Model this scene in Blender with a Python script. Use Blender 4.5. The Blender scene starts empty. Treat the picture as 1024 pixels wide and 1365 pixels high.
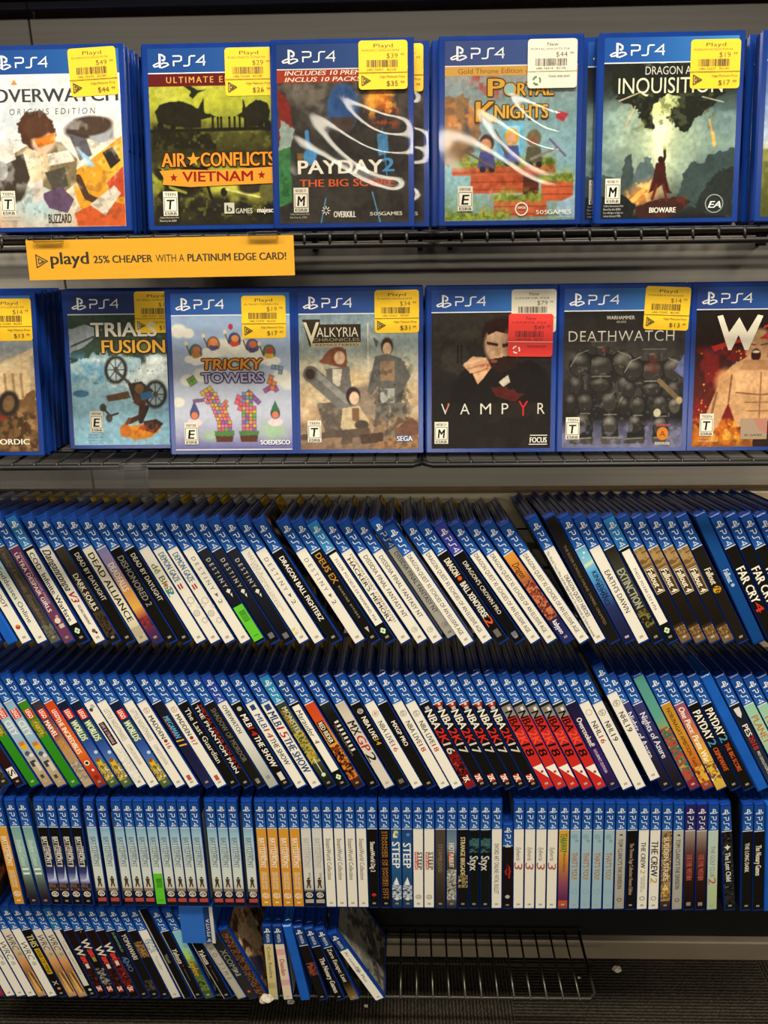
import bpy, math, random
import numpy as np
from mathutils import Matrix, Vector
rnd = random.Random(7)
S = bpy.context.scene
COL = S.collection
# ------------------------------------------------------------------ camera
FPX, IW, IH = 1050.0, 1024.0, 1365.0
CAM_LOC = Vector((0.0, 0.0, 1.06))
PITCH, YAW, ROLL = 19.0, 1.6, -0.8
cd = bpy.data.cameras.new('camera')
cam = bpy.data.objects.new('camera', cd); COL.objects.link(cam)
cd.sensor_fit = 'VERTICAL'; cd.sensor_height = 24.0; cd.sensor_width = 18.0
cd.lens = 24.0 * FPX / IH
cd.clip_start = 0.02
CR = (Matrix.Rotation(math.radians(YAW), 3, 'Z') @ Matrix.Rotation(math.radians(90 - PITCH), 3, 'X')
      @ Matrix.Rotation(math.radians(ROLL), 3, 'Z'))
cam.matrix_world = Matrix.Translation(CAM_LOC) @ CR.to_4x4()
S.camera = cam
CRI = CR.transposed()

def proj(p):
    q = CRI @ (Vector(p) - CAM_LOC)
    return (IW / 2 + FPX * q.x / -q.z, IH / 2 - FPX * q.y / -q.z)

def at(px, py, Y=0.8):
    d = CR @ Vector(((px - IW / 2) / FPX, -(py - IH / 2) / FPX, -1.0))
    t = (Y - CAM_LOC.y) / d.y
    return CAM_LOC + d * t

def x_on(px, Y, z):
    """world x of the point at depth Y and height z that shows at pixel column px"""
    x = 0.0
    for _ in range(6):
        a = proj((x, Y, z))[0]; b = proj((x + 0.001, Y, z))[0]
        x += (px - a) / (b - a) * 0.001
    return x

# ------------------------------------------------------------------ world + lights
S.view_settings.view_transform = 'Standard'; S.view_settings.look = 'None'
S.view_settings.gamma = 1.0; S.view_settings.use_curve_mapping = False
S.view_settings.exposure = -0.38
w = bpy.data.worlds.new('world'); S.world = w; w.use_nodes = True
bg = w.node_tree.nodes['Background']
bg.inputs[0].default_value = (1.0, 0.93, 0.80, 1); bg.inputs[1].default_value = 0.06

def area(name, loc, sx, sy, power, col=(1.0, 0.90, 0.74), rot=(0, 0, 0)):
    l = bpy.data.lights.new(name, 'AREA'); l.shape = 'RECTANGLE'; l.size = sx; l.size_y = sy
    l.energy = power; l.color = col
    o = bpy.data.objects.new(name, l); o.location = loc; o.rotation_euler = rot; COL.objects.link(o)
    return o
for lx in (-1.9, 0.1, 2.1):
    area('ceiling_troffer', (lx, 0.08, 2.75), 1.2, 0.30, 76)
    area('ceiling_troffer', (lx, -1.95, 2.75), 1.2, 0.16, 17)
for lx in (-3.2, 0.0, 3.2):
    area('ceiling_troffer', (lx, -9.0, 2.75), 1.8, 0.9, 560)

# ------------------------------------------------------------------ colour
def s2l(c):
    c = np.asarray(c, dtype=float)
    return np.where(c <= 0.04045, c / 12.92, ((c + 0.055) / 1.055) ** 2.4)
def hx(h):
    return (int(h[0:2], 16) / 255, int(h[2:4], 16) / 255, int(h[4:6], 16) / 255)
def lin(h):
    return tuple(float(v) for v in s2l(hx(h)))

# ------------------------------------------------------------------ materials
def mat(name, color, rough=0.5, metal=0.0, coat=0.0, spec=0.5, bump=None, var=0.0, scale=40.0, stretch=(1, 1, 1), trans=0.0):
    m = bpy.data.materials.new(name); m.use_nodes = True
    nt = m.node_tree; b = nt.nodes['Principled BSDF']
    b.inputs['Roughness'].default_value = rough; b.inputs['Metallic'].default_value = metal
    b.inputs['Coat Weight'].default_value = coat; b.inputs['Coat Roughness'].default_value = 0.12
    b.inputs['Specular IOR Level'].default_value = spec
    b.inputs['Transmission Weight'].default_value = trans
    c = lin(color) if isinstance(color, str) else color
    tc = nt.nodes.new('ShaderNodeTexCoord'); mp = nt.nodes.new('ShaderNodeMapping')
    mp.inputs['Scale'].default_value = stretch
    nz = nt.nodes.new('ShaderNodeTexNoise'); nz.inputs['Scale'].default_value = scale; nz.inputs['Detail'].default_value = 4
    nt.links.new(tc.outputs['Object'], mp.inputs[0]); nt.links.new(mp.outputs[0], nz.inputs['Vector'])
    rp = nt.nodes.new('ShaderNodeValToRGB')
    rp.color_ramp.elements[0].color = tuple(v * (1 - var) for v in c) + (1,)
    rp.color_ramp.elements[1].color = tuple(min(1, v * (1 + var)) for v in c) + (1,)
    rp.color_ramp.elements[0].position = 0.3; rp.color_ramp.elements[1].position = 0.7
    nt.links.new(nz.outputs['Fac'], rp.inputs[0]); nt.links.new(rp.outputs[0], b.inputs['Base Color'])
    if bump:
        bp = nt.nodes.new('ShaderNodeBump'); bp.inputs['Strength'].default_value = bump; bp.inputs['Distance'].default_value = 0.001
        nt.links.new(nz.outputs['Fac'], bp.inputs['Height']); nt.links.new(bp.outputs[0], b.inputs['Normal'])
    return m

def print_mat(name, rough, coat):
    m = mat(name, 'ffffff', rough=rough, coat=coat)
    nt = m.node_tree; b = nt.nodes['Principled BSDF']
    a = nt.nodes.new('ShaderNodeAttribute'); a.attribute_name = 'ink'
    mx = nt.nodes.new('ShaderNodeMix'); mx.data_type = 'RGBA'; mx.blend_type = 'MULTIPLY'
    mx.inputs['Factor'].default_value = 0.06
    nz = [n for n in nt.nodes if n.type == 'TEX_NOISE'][0]; nz.inputs['Scale'].default_value = 900
    nt.links.new(a.outputs['Color'], mx.inputs[6]); nt.links.new(nz.outputs['Fac'], mx.inputs[7])
    nt.links.new(mx.outputs[2], b.inputs['Base Color'])
    return m

M = {}
M['print'] = print_mat('printed_sleeve', 0.32, 0.0)
M['print'].node_tree.nodes['Principled BSDF'].inputs['Specular IOR Level'].default_value = 0.10
M['sticker'] = print_mat('printed_sticker', 0.6, 0.0)
M['case'] = mat('blue_case_plastic', (0.0048, 0.034, 0.22), rough=0.20, coat=0.0, spec=0.3, var=0.12, scale=25)
M['clearcase'] = mat('bare_blue_plastic', (0.01, 0.10, 0.46), rough=0.16, coat=0.4, var=0.15, scale=30)
M['wire'] = mat('black_coated_wire', (0.008, 0.008, 0.008), rough=0.38, spec=0.4)
M['steelwire'] = mat('dark_steel_wire', (0.05, 0.047, 0.04), rough=0.3, metal=0.6)
M['slat'] = mat('grey_slat_laminate', (0.37, 0.345, 0.30), rough=0.34, var=0.10, scale=6, stretch=(0.6, 1, 30))
M['slatlow'] = mat('cream_slat_laminate', (0.50, 0.44, 0.31), rough=0.4, var=0.06, scale=6, stretch=(0.6, 1, 20))
M['mdf'] = mat('brown_groove_board', (0.16, 0.095, 0.045), rough=0.7, var=0.2, scale=60)
M['black'] = mat('matte_black', (0.004, 0.004, 0.004), rough=0.9, spec=0.2, var=0.2)
M['base'] = mat('taupe_baseboard', (0.16, 0.13, 0.09), rough=0.45, var=0.12, scale=12)
M['yellow'] = mat('yellow_card', (0.80, 0.50, 0.005), rough=0.4, coat=0.3)
M['white'] = mat('white_paper', (0.62, 0.58, 0.48), rough=0.6, var=0.08, scale=60)
M['crumb'] = mat('orange_crumb', (0.55, 0.28, 0.04), rough=0.7, var=0.2, scale=300)
M['pale'] = mat('pale_crumb', (0.42, 0.38, 0.30), rough=0.7, var=0.2, scale=300)

def film_mat(name, tint, extra, rough=0.05, ior=1.45):
    m = bpy.data.materials.new(name); m.use_nodes = True; nt = m.node_tree
    for n in list(nt.nodes):
        if n.type != 'OUTPUT_MATERIAL': nt.nodes.remove(n)
    out = nt.nodes[0]
    t = nt.nodes.new('ShaderNodeBsdfTransparent'); t.inputs[0].default_value = tint
    g = nt.nodes.new('ShaderNodeBsdfGlossy'); g.inputs['Roughness'].default_value = rough
    fr = nt.nodes.new('ShaderNodeFresnel'); fr.inputs[0].default_value = ior
    ad = nt.nodes.new('ShaderNodeMath'); ad.operation = 'MULTIPLY_ADD'; ad.use_clamp = True
    ad.inputs[1].default_value = 1.0; ad.inputs[2].default_value = extra
    nt.links.new(fr.outputs[0], ad.inputs[0])
    mx = nt.nodes.new('ShaderNodeMixShader')
    nt.links.new(ad.outputs[0], mx.inputs[0]); nt.links.new(t.outputs[0], mx.inputs[1]); nt.links.new(g.outputs[0], mx.inputs[2])
    nt.links.new(mx.outputs[0], out.inputs[0])
    return m
M['film'] = film_mat('clear_shrink_film', (0.99, 0.99, 0.99, 1), 0.038, ior=1.12)
M['holder'] = film_mat('clear_holder_plastic', (0.90, 0.90, 0.90, 1), 0.02, 0.08)

# carpet: dark loop pile in ribbed tiles whose rib direction alternates
def carpet_mat():
    m = bpy.data.materials.new('ribbed_dark_carpet'); m.use_nodes = True; nt = m.node_tree; L = nt.links.new
    b = nt.nodes['Principled BSDF']; b.inputs['Roughness'].default_value = 0.95; b.inputs['Specular IOR Level'].default_value = 0.15
    tc = nt.nodes.new('ShaderNodeTexCoord')
    ck = nt.nodes.new('ShaderNodeTexChecker'); ck.inputs['Scale'].default_value = 2.6
    mpc = nt.nodes.new('ShaderNodeMapping'); mpc.inputs['Location'].default_value = (0.23, 0.12, 0.0)
    L(tc.outputs['Object'], mpc.inputs[0]); L(mpc.outputs[0], ck.inputs['Vector'])
    ws = []
    for ax in ('X', 'Y'):
        wv = nt.nodes.new('ShaderNodeTexWave'); wv.bands_direction = ax
        wv.inputs['Scale'].default_value = 62; wv.inputs['Distortion'].default_value = 3.0; wv.inputs['Detail'].default_value = 3
        wv.inputs['Detail Scale'].default_value = 4
        L(tc.outputs['Object'], wv.inputs['Vector']); ws.append(wv)
    mx = nt.nodes.new('ShaderNodeMix'); mx.data_type = 'FLOAT'
    L(ck.outputs['Fac'], mx.inputs[0]); L(ws[0].outputs['Fac'], mx.inputs[2]); L(ws[1].outputs['Fac'], mx.inputs[3])
    nz = nt.nodes.new('ShaderNodeTexNoise'); nz.inputs['Scale'].default_value = 420; nz.inputs['Detail'].default_value = 3
    L(tc.outputs['Object'], nz.inputs['Vector'])
    mu = nt.nodes.new('ShaderNodeMath'); mu.operation = 'MULTIPLY'; L(mx.outputs[0], mu.inputs[0]); L(nz.outputs['Fac'], mu.inputs[1])
    rp = nt.nodes.new('ShaderNodeValToRGB'); rp.color_ramp.elements[0].color = (0.006, 0.005, 0.0035, 1); rp.color_ramp.elements[1].color = (0.050, 0.042, 0.028, 1)
    rp.color_ramp.elements[0].position = 0.08; rp.color_ramp.elements[1].position = 0.6
    L(mu.outputs[0], rp.inputs[0]); L(rp.outputs[0], b.inputs['Base Color'])
    bp = nt.nodes.new('ShaderNodeBump'); bp.inputs['Strength'].default_value = 0.8; bp.inputs['Distance'].default_value = 0.004
    L(mu.outputs[0], bp.inputs['Height']); L(bp.outputs[0], b.inputs['Normal'])
    return m
M['carpet'] = carpet_mat()

# ------------------------------------------------------------------ mesh helpers
class MB:
    """collects boxes / tubes / lathes into one mesh"""
    def __init__(s): s.v = []; s.f = []
    def quad_box(s, x0, x1, y0, y1, z0, z1, bev=0.0):
        if bev <= 0:
            n = len(s.v)
            s.v += [(x, y, z) for z in (z0, z1) for y in (y0, y1) for x in (x0, x1)]
            s.f += [tuple(n + i for i in q) for q in ((0, 2, 3, 1), (4, 5, 7, 6), (0, 1, 5, 4), (2, 6, 7, 3), (0, 4, 6, 2), (1, 3, 7, 5))]
            return
        # chamfered box: three shells of eight points
        c = [(a, b, d) for d in (0, 1) for b in (0, 1) for a in (0, 1)]
        X = (x0, x1); Y = (y0, y1); Z = (z0, z1); sg = (1, -1)
        n = len(s.v)
        for a, b, d in c:
            s.v.append((X[a], Y[b] + sg[b] * bev, Z[d] + sg[d] * bev))
            s.v.append((X[a] + sg[a] * bev, Y[b], Z[d] + sg[d] * bev))
            s.v.append((X[a] + sg[a] * bev, Y[b] + sg[b] * bev, Z[d]))
        I = lambda a, b, d, k: n + 3 * (a + 2 * b + 4 * d) + k
        for a in (0, 1):
            q = [I(a, 0, 0, 0), I(a, 1, 0, 0), I(a, 1, 1, 0), I(a, 0, 1, 0)]; s.f.append(tuple(q if a else q[::-1]))
            q = [I(0, a, 0, 1), I(1, a, 0, 1), I(1, a, 1, 1), I(0, a, 1, 1)]; s.f.append(tuple(q[::-1] if a else q))
            q = [I(0, 0, a, 2), I(1, 0, a, 2), I(1, 1, a, 2), I(0, 1, a, 2)]; s.f.append(tuple(q if a else q[::-1]))
        for a in (0, 1):
            for b in (0, 1):
                s.f.append((I(a, b, 0, 0), I(a, b, 1, 0), I(a, b, 1, 1), I(a, b, 0, 1)))
                s.f.append((I(a, 0, b, 0), I(a, 1, b, 0), I(a, 1, b, 2), I(a, 0, b, 2)))
                s.f.append((I(0, a, b, 1), I(1, a, b, 1), I(1, a, b, 2), I(0, a, b, 2)))
        for a, b, d in c: s.f.append((I(a, b, d, 0), I(a, b, d, 1), I(a, b, d, 2)))
    def tube(s, pts, r, k=7, closed=False):
        P = [Vector(p) for p in pts]; n0 = len(s.v); m = len(P)
        for i, p in enumerate(P):
            if closed: d = (P[(i + 1) % m] - P[i - 1]).normalized()
            else: d = ((P[min(i + 1, m - 1)] - P[max(i - 1, 0)])).normalized()
            u = d.cross(Vector((0.13, 0.21, 0.97)));
            if u.length < 0.05: u = d.cross(Vector((1, 0, 0)))
            u.normalize(); vv = d.cross(u)
            for j in range(k):
                a = 2 * math.pi * j / k
                s.v.append(tuple(p + (u * math.cos(a) + vv * math.sin(a)) * r))
        for i in range(m if closed else m - 1):
            i2 = (i + 1) % m
            for j in range(k):
                s.f.append((n0 + i * k + j, n0 + i * k + (j + 1) % k, n0 + i2 * k + (j + 1) % k, n0 + i2 * k + j))
        if not closed:
            s.f.append(tuple(n0 + j for j in range(k))[::-1]); s.f.append(tuple(n0 + (m - 1) * k + j for j in range(k)))
    def build(s, name, m, parent=None, smooth=False):
        me = bpy.data.meshes.new(name); me.from_pydata(s.v, [], s.f); me.update()
        me.materials.append(m)
        if smooth:
            me.polygons.foreach_set('use_smooth', [True] * len(me.polygons))
        return link(name, me, parent)

def link(name, data, parent=None):
    o = bpy.data.objects.new(name, data); COL.objects.link(o)
    if parent is not None: o.parent = parent
    return o
def thing(name, label, cat, group=None, mtx=None):
    o = bpy.data.objects.new(name, None); COL.objects.link(o); o.empty_display_size = 0.02
    if mtx is not None: o.matrix_world = mtx
    o['label'] = label; o['category'] = cat
    if group: o['group'] = group
    return o
def tag(o, label, cat, group=None):
    o['label'] = label; o['category'] = cat
    if group: o['group'] = group
    return o

# ------------------------------------------------------------------ lettering
_tc = {}
def glyphs(s, bold=0.0, shear=0.0, res=2, space=1.0):
    key = (s, bold, shear, res, space)
    if key not in _tc:
        cu = bpy.data.curves.new('t', 'FONT'); cu.body = s; cu.fill_mode = 'FRONT'; cu.resolution_u = res
        cu.offset = bold; cu.shear = shear; cu.space_character = space
        o = bpy.data.objects.new('t', cu)
        me = bpy.data.meshes.new_from_object(o)
        v = np.zeros(len(me.vertices) * 3); me.vertices.foreach_get('co', v); v = v.reshape(-1, 3)[:, :2].copy()
        f = [tuple(p.vertices) for p in me.polygons]
        if len(v): v[:, 0] -= v[:, 0].min()
        cap = 0.729
        wd = v[:, 0].max() if len(v) else 1.0
        _tc[key] = (v, f, cap, max(wd, 1e-3))
        bpy.data.objects.remove(o); bpy.data.curves.remove(cu); bpy.data.meshes.remove(me)
    return _tc[key]

def stroke(pts, wd):
    """polyline of constant width as quads (mitred)"""
    P = [np.array(p, float) for p in pts]; L = []; R = []
    for i in range(len(P)):
        a = P[i] - P[i - 1] if i else P[1] - P[0]
        b = P[i + 1] - P[i] if i < len(P) - 1 else P[-1] - P[-2]
        a = a / np.linalg.norm(a); b = b / np.linalg.norm(b)
        t = a + b; t = t / max(np.linalg.norm(t), 1e-6); n = np.array((-t[1], t[0]))
        k = 1 / max(0.45, float(np.dot(n, (-a[1], a[0]))))
        L.append(P[i] + n * wd / 2 * k); R.append(P[i] - n * wd / 2 * k)
    v = L + R; m = len(P)
    return np.array(v), [(i, i + 1, m + i + 1, m + i) for i in range(m - 1)]

def circ(cx, cy, r, n=16, ry=None, a0=0, a1=2 * math.pi):
    ry = ry or r
    return [(cx + r * math.cos(a0 + (a1 - a0) * i / n), cy + ry * math.sin(a0 + (a1 - a0) * i / n)) for i in range(n + (1 if a1 - a0 < 6.28 else 0))]

def join(parts):
    V = []; F = []
    for v, f in parts:
        n = len(V); V += [tuple(p) for p in v]; F += [tuple(n + i for i in q) for q in f]
    return np.array(V), F
PSSYM = join([(np.array([(.37, .10), (.50, .05), (.50, .97), (.37, 1.0)]), [(0, 1, 2, 3)]),
              stroke([(.47, .95), (.62, .88), (.74, .78), (.74, .62), (.66, .55), (.57, .60)], .11),
              stroke([(.37, .40), (.16, .32), (.04, .24), (.10, .15), (.26, .17), (.37, .22)], .085),
              stroke([(.53, .34), (.72, .40), (.92, .36), (.97, .27), (.80, .18), (.53, .08)], .085)])
PS4W = join([stroke([(0, 1), (.62, 1), (.78, .92), (.78, .58), (.62, .48), (.08, .48), (.08, 0)], .13),
             stroke([(.95, .02), (1.35, .02), (1.48, .12), (1.52, .88), (1.66, .98), (2.05, .98)], .13),
             stroke([(2.80, 0), (2.80, .98), (2.15, .36), (2.95, .36)], .13)])

class Pr:
    """flat printed matter: coloured shapes in a 2-D plane, stacked in thin layers, built as one mesh"""
    def __init__(s): s.V = []; s.H = []; s.F = []; s.C = []; s.n = 0; s.k = 0
    def add(s, v, f, col, colors=None):
        v = np.asarray(v, float); s.k += 1
        s.V.append(v); s.H.append(np.full(len(v), s.k * 0.000012))
        s.F += [tuple(s.n + i for i in q) for q in f]
        if colors is None:
            c = np.tile(s2l(hx(col)), (len(v), 1))
        else: c = colors
        s.C.append(c); s.n += len(v)
    def rect(s, x0, x1, y0, y1, col): s.add([(x0, y0), (x1, y0), (x1, y1), (x0, y1)], [(0, 1, 2, 3)], col)
    def poly(s, pts, col): s.add(pts, [tuple(range(len(pts)))], col)
    def ell(s, cx, cy, rx, ry, col, n=14): s.poly(circ(cx, cy, rx, n, ry), col)
    def line(s, pts, wd, col): v, f = stroke(pts, wd); s.add(v, f, col)
    def ring(s, cx, cy, r, wd, col, n=16):
        v, f = stroke(circ(cx, cy, r, n) + [circ(cx, cy, r, n)[0]], wd); s.add(v, f, col)
    def gradrows(s, x0, x1, ys, cols):
        """vertical gradient: rows ys (any order) with linear rgb colours"""
        v = []; c = []
        for y, k in zip(ys, cols): v += [(x0, y), (x1, y)]; c += [k, k]
        s.add(v, [(2 * i, 2 * i + 1, 2 * i + 3, 2 * i + 2) for i in range(len(ys) - 1)], None, np.array(c))
    def grid(s, x0, x1, y0, y1, img):
        """img: rows x cols x 3 sRGB, row 0 at y1 (top)"""
        R, Cn = img.shape[:2]
        xs = np.linspace(x0, x1, Cn); ys = np.linspace(y1, y0, R)
        XX, YY = np.meshgrid(xs, ys)
        v = np.stack([XX.ravel(), YY.ravel()], 1)
        i = np.arange(R * Cn).reshape(R, Cn)
        f = np.stack([i[1:, :-1].ravel(), i[1:, 1:].ravel(), i[:-1, 1:].ravel(), i[:-1, :-1].ravel()], 1)
        s.add(v, [tuple(q) for q in f.tolist()], None, s2l(np.clip(img, 0, 1)).reshape(-1, 3))
    def text(s, t, x0, x1, yb, cap, col, bold=0.0, shear=0.0, res=2, rot=0, space=1.0, maxw=None):
        """text from x0 to x1 (stretched) on baseline yb; rot=-90 runs down the page: x0,x1 become y-start,y-end and yb the baseline x"""
        extra = max(0.0, bold)
        v, f, ch, wd = glyphs(t, min(bold, 0.0), shear, res, space)
        if not len(v): return
        if extra > 0:               # heavier weights: overprint slightly to the sides, outlines never cross
            dd = min(extra * 0.7, 0.035)
            s.text(t, x0 - dd * cap * (1 if x1 is None or x1 >= x0 else -1), None if x1 is None else x1 - dd * cap * (1 if x1 >= x0 else -1), yb, cap, col, min(bold, 0.0), shear, res, rot, space, maxw)
            x0 = x0 + dd * cap * (1 if x1 is None or x1 >= x0 else -1)
            if x1 is not None: x1 = x1 + dd * cap * (1 if x1 >= x0 else -1)
        if x1 is None: x1 = x0 + cap / ch * wd * (maxw or 1.0)
        L = abs(x1 - x0)
        p = np.stack([v[:, 0] / wd * L, v[:, 1] / ch * cap], 1)
        if rot == 0: q = np.stack([x0 + p[:, 0], yb + p[:, 1]], 1)
        elif rot == -90: q = np.stack([yb + p[:, 1], x0 - p[:, 0]], 1)
        else: q = np.stack([yb - p[:, 1], x0 + p[:, 0]], 1)
        s.add(q, f, col)
    def shape(s, vf, x, y, sx, sy, col, rot=0):
        v, f = vf
        p = v * np.array((sx, sy))
        if rot == -90: p = np.stack([p[:, 1], -p[:, 0]], 1)
        s.add(p + np.array((x, y)), f, col)
    def build(s, name, fmap, m, parent=None, xf=None):
        V = np.concatenate(s.V); H = np.concatenate(s.H); C = np.concatenate(s.C)
        if xf is not None: V = xf(V)
        P = fmap(V, H)
        me = bpy.data.meshes.new(name); me.from_pydata(P.tolist(), [], s.F)
        a = me.color_attributes.new('ink', 'FLOAT_COLOR', 'POINT')
        a.data.foreach_set('color', np.concatenate([C, np.ones((len(C), 1))], 1).astype(np.float32).ravel())
        me.materials.append(m); me.update()
        return link(name, me, parent)

def vnoise(R, Cn, cell, seed, oct=3):
    rg = np.random.RandomState(seed); out = np.zeros((R, Cn)); amp = 1; tot = 0
    for o in range(oct):
        c = max(1.5, cell / 2 ** o); g = rg.rand(int(R / c) + 3, int(Cn / c) + 3)
        y = np.arange(R) / c; x = np.arange(Cn) / c; yi = y.astype(int); xi = x.astype(int)
        fy = (y - yi)[:, None]; fx = (x - xi)[None]; fy = fy * fy * (3 - 2 * fy); fx = fx * fx * (3 - 2 * fx)
        a = g[np.ix_(yi, xi)]; b = g[np.ix_(yi, xi + 1)]; cc = g[np.ix_(yi + 1, xi)]; d = g[np.ix_(yi + 1, xi + 1)]
        out += amp * ((a * (1 - fx) + b * fx) * (1 - fy) + (cc * (1 - fx) + d * fx) * fy); tot += amp; amp *= .55
    return out / tot

class Art:
    """a little painter for printed pictures: 100 units wide, 128 tall, y downwards"""
    def __init__(s, base, R=256, Cn=200, seed=1):
        s.R, s.Cn = R, Cn; s.c = np.zeros((R, Cn, 3)); s.c[:] = hx(base); s.seed = seed; s.tex = 1.0
        s.X, s.Y = np.meshgrid(np.linspace(0, 100, Cn), np.linspace(0, 128, R))
    def mix(s, m, col):
        m = np.clip(m, 0, 1)[..., None]; s.c = s.c * (1 - m) + np.array(hx(col)) * m; return s
    def grad(s, stops):
        ys = [a for a, _ in stops]; cs = np.array([hx(c) for _, c in stops])
        for k in range(3): s.c[..., k] = np.interp(s.Y, ys, cs[:, k])
        return s
    def ell(s, cx, cy, rx, ry, col, rot=0, soft=0.12, a=1.0):
        t = math.radians(rot); dx = s.X - cx; dy = s.Y - cy
        u = (dx * math.cos(t) + dy * math.sin(t)) / rx; v = (-dx * math.sin(t) + dy * math.cos(t)) / ry
        d = np.sqrt(u * u + v * v)
        return s.mix(a * np.clip((1 + soft - d) / (2 * soft), 0, 1), col)
    def poly(s, pts, col, a=1.0, jag=0.0):
        X, Y = s.X, s.Y
        if jag: 
            s.seed += 1; X = X + (vnoise(s.R, s.Cn, 8, s.seed) - .5) * jag; s.seed += 1; Y = Y + (vnoise(s.R, s.Cn, 8, s.seed) - .5) * jag
        ins = np.zeros(X.shape, bool); n = len(pts)
        for i in range(n):
            x1, y1 = pts[i]; x2, y2 = pts[(i + 1) % n]
            if y1 == y2: continue
            c = ((y1 > Y) != (y2 > Y)) & (X < (x2 - x1) * (Y - y1) / (y2 - y1) + x1); ins ^= c
        m = ins.astype(float); p = np.pad(m, 1, mode='edge')
        m = (p[1:-1, 1:-1] * 4 + p[:-2, 1:-1] + p[2:, 1:-1] + p[1:-1, :-2] + p[1:-1, 2:]) / 8
        return s.mix(a * m, col)
    def line(s, pts, wd, col, a=1.0):
        m = np.full(s.X.shape, 1e9)
        for (x1, y1), (x2, y2) in zip(pts[:-1], pts[1:]):
            dx, dy = x2 - x1, y2 - y1; L = dx * dx + dy * dy + 1e-9
            t = np.clip(((s.X - x1) * dx + (s.Y - y1) * dy) / L, 0, 1)
            m = np.minimum(m, np.hypot(s.X - x1 - t * dx, s.Y - y1 - t * dy))
        return s.mix(a * np.clip((wd / 2 - m) / 0.6 + .5, 0, 1), col)
    def noise(s, col, cell, thr, amt, box=(0, 0, 100, 128), soft=0.15, oct=3):
        s.seed += 1; n = vnoise(s.R, s.Cn, cell * s.Cn / 100, s.seed, oct)
        f = 6.0
        bm = np.clip((s.X - box[0]) / f + .5, 0, 1) * np.clip((box[2] - s.X) / f + .5, 0, 1) * np.clip((s.Y - box[1]) / f + .5, 0, 1) * np.clip((box[3] - s.Y) / f + .5, 0, 1)
        return s.mix(amt * bm * np.clip((n - thr) / soft + .5, 0, 1), col)
    def specks(s, col, n, box, r0, r1, el=1.0, a=1.0):
        rg = random.Random(s.seed + n)
        for _ in range(n):
            r = rg.uniform(r0, r1); s.ell(rg.uniform(box[0], box[2]), rg.uniform(box[1], box[3]), r * el, r, col, rg.uniform(-60, 60), .3, a)
        return s
# ------------------------------------------------------------------ spine designs
# v runs 0 (top) to 1 (bottom) along the spine, u from -1 to 1 across it
def T(t, v0, v1, h, col, u=0.0, b=0.012, sh=0.0, sp=1.0): return ('T', t, v0, v1, h, col, u, b, sh, sp)
def R(v0, v1, u0, u1, col): return ('R', v0, v1, u0, u1, col)
def E(v, u, r, col, el=1.0): return ('E', v, u, r, col, el)
def O(v, u, r, wd, col): return ('O', v, u, r, wd, col)
def N(v0, v1, cols, cell=3.0, seed=1): return ('N', v0, v1, cols, cell, seed)
def P(col, *pts): return ('P', col, pts)
W = 'e6e2d4'; K = '15130f'; INK = '24211d'; GY = '8a867c'
HDR = ('1a4a96', '2560b0')
PUBW = R(.955, .972, -.35, .35, 'aaa698'); PUBK = R(.955, .972, -.35, .35, '8d8a80')
LOGO_RED = [R(.305, .385, -.8, .8, 'cf2a1c'), T('LEGO', .31, .38, .5, 'f4efdc', b=.04)]
EAW = lambda v, c: [O(v, 0, .68, .16, c), T('EA', v - .016, v + .016, .42, c, b=.03, sh=.3)]
def minifig(v): return [R(v, v + .05, -.5, .7, 'd8ab2a'), R(v - .02, v + .012, -.6, .6, 'c07b35'), E(v + .085, -.1, .55, '4a5566'), E(v + .11, .4, .45, 'd9d4c4'), R(v + .15, v + .2, -.7, .5, '3a3e46'), R(v + .17, v + .25, .0, .8, 'cfc4ac')]
def label_spine(t, hand, bottom=()): return [R(.26, .855, -.72, .84, 'eae6d8')] + t + [E(.91, -.25, .3, 'cfe6c4'), E(.91, .25, .3, 'cfe6c4'), E(.897, 0, .3, 'cfe6c4'), E(.923, 0, .3, 'cfe6c4'), E(.91, 0, .2, '5d8f45'), PUBK]
STY = {}
def sty(k, look, base, *items, hdr=HDR, nohdr=False): STY[k] = (look, base, items, hdr, nohdr)
# ---- upper leaning row
sty('coot', 'white spine, round red emblem at foot', W, T('CRASH BANDICOOT', .26, .72, .42, INK), E(.88, .0, .5, 'b8452a'), E(.87, .1, .25, 'd88a3a'), PUBW)
sty('goddess', 'white spine with thin title, sky-blue upper part', [(0, '7db8c8'), (.35, 'a9cfd2'), (.5, 'dcdfd2'), (1, W)], T('4 Goddesses Online', .33, .84, .5, '3b3f3c', b=0), PUBW)
sty('script', 'grey-brown spine with pink outlined script', [(0, '4a4a3c'), (.8, '3a3a30'), (1, '5c5a48')], T('Dusky Dawnlit Regulation', .25, .86, .5, 'd0a08c', b=.05, sh=.25), T('Dusky Dawnlit Regulation', .25, .86, .5, '4a3a34', b=-.005, sh=.25), N(.86, .95, ['3a3a30', '6c6a54', '4a4a3c']), PUBK)
sty('despair', 'plum-purple spine with bold pale title', '6a3a54', T('DANGANRONPA ANOTHER EPISODE:', .29, .70, .22, 'c9a2b0', u=.5, b=.03), T('ULTRA DESPAIR GIRLS', .28, .75, .42, 'f0dfe0', u=-.22, b=.05), E(.83, .1, .6, 'd8cdb8'), E(.855, -.4, .3, '3c2a34'), E(.80, .4, .3, 'b89a98'), R(.86, .89, -.2, .8, 'cbb5a8'), PUBK)
sty('cod', 'black spine with white handwritten label', K, *label_spine([T('COD: Infinite Warfare', .28, .83, .5, '1b1a18', u=-.05, b=.02, sh=-.12)], 1), hdr=('2a6fae', '3a86c4'))
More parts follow.
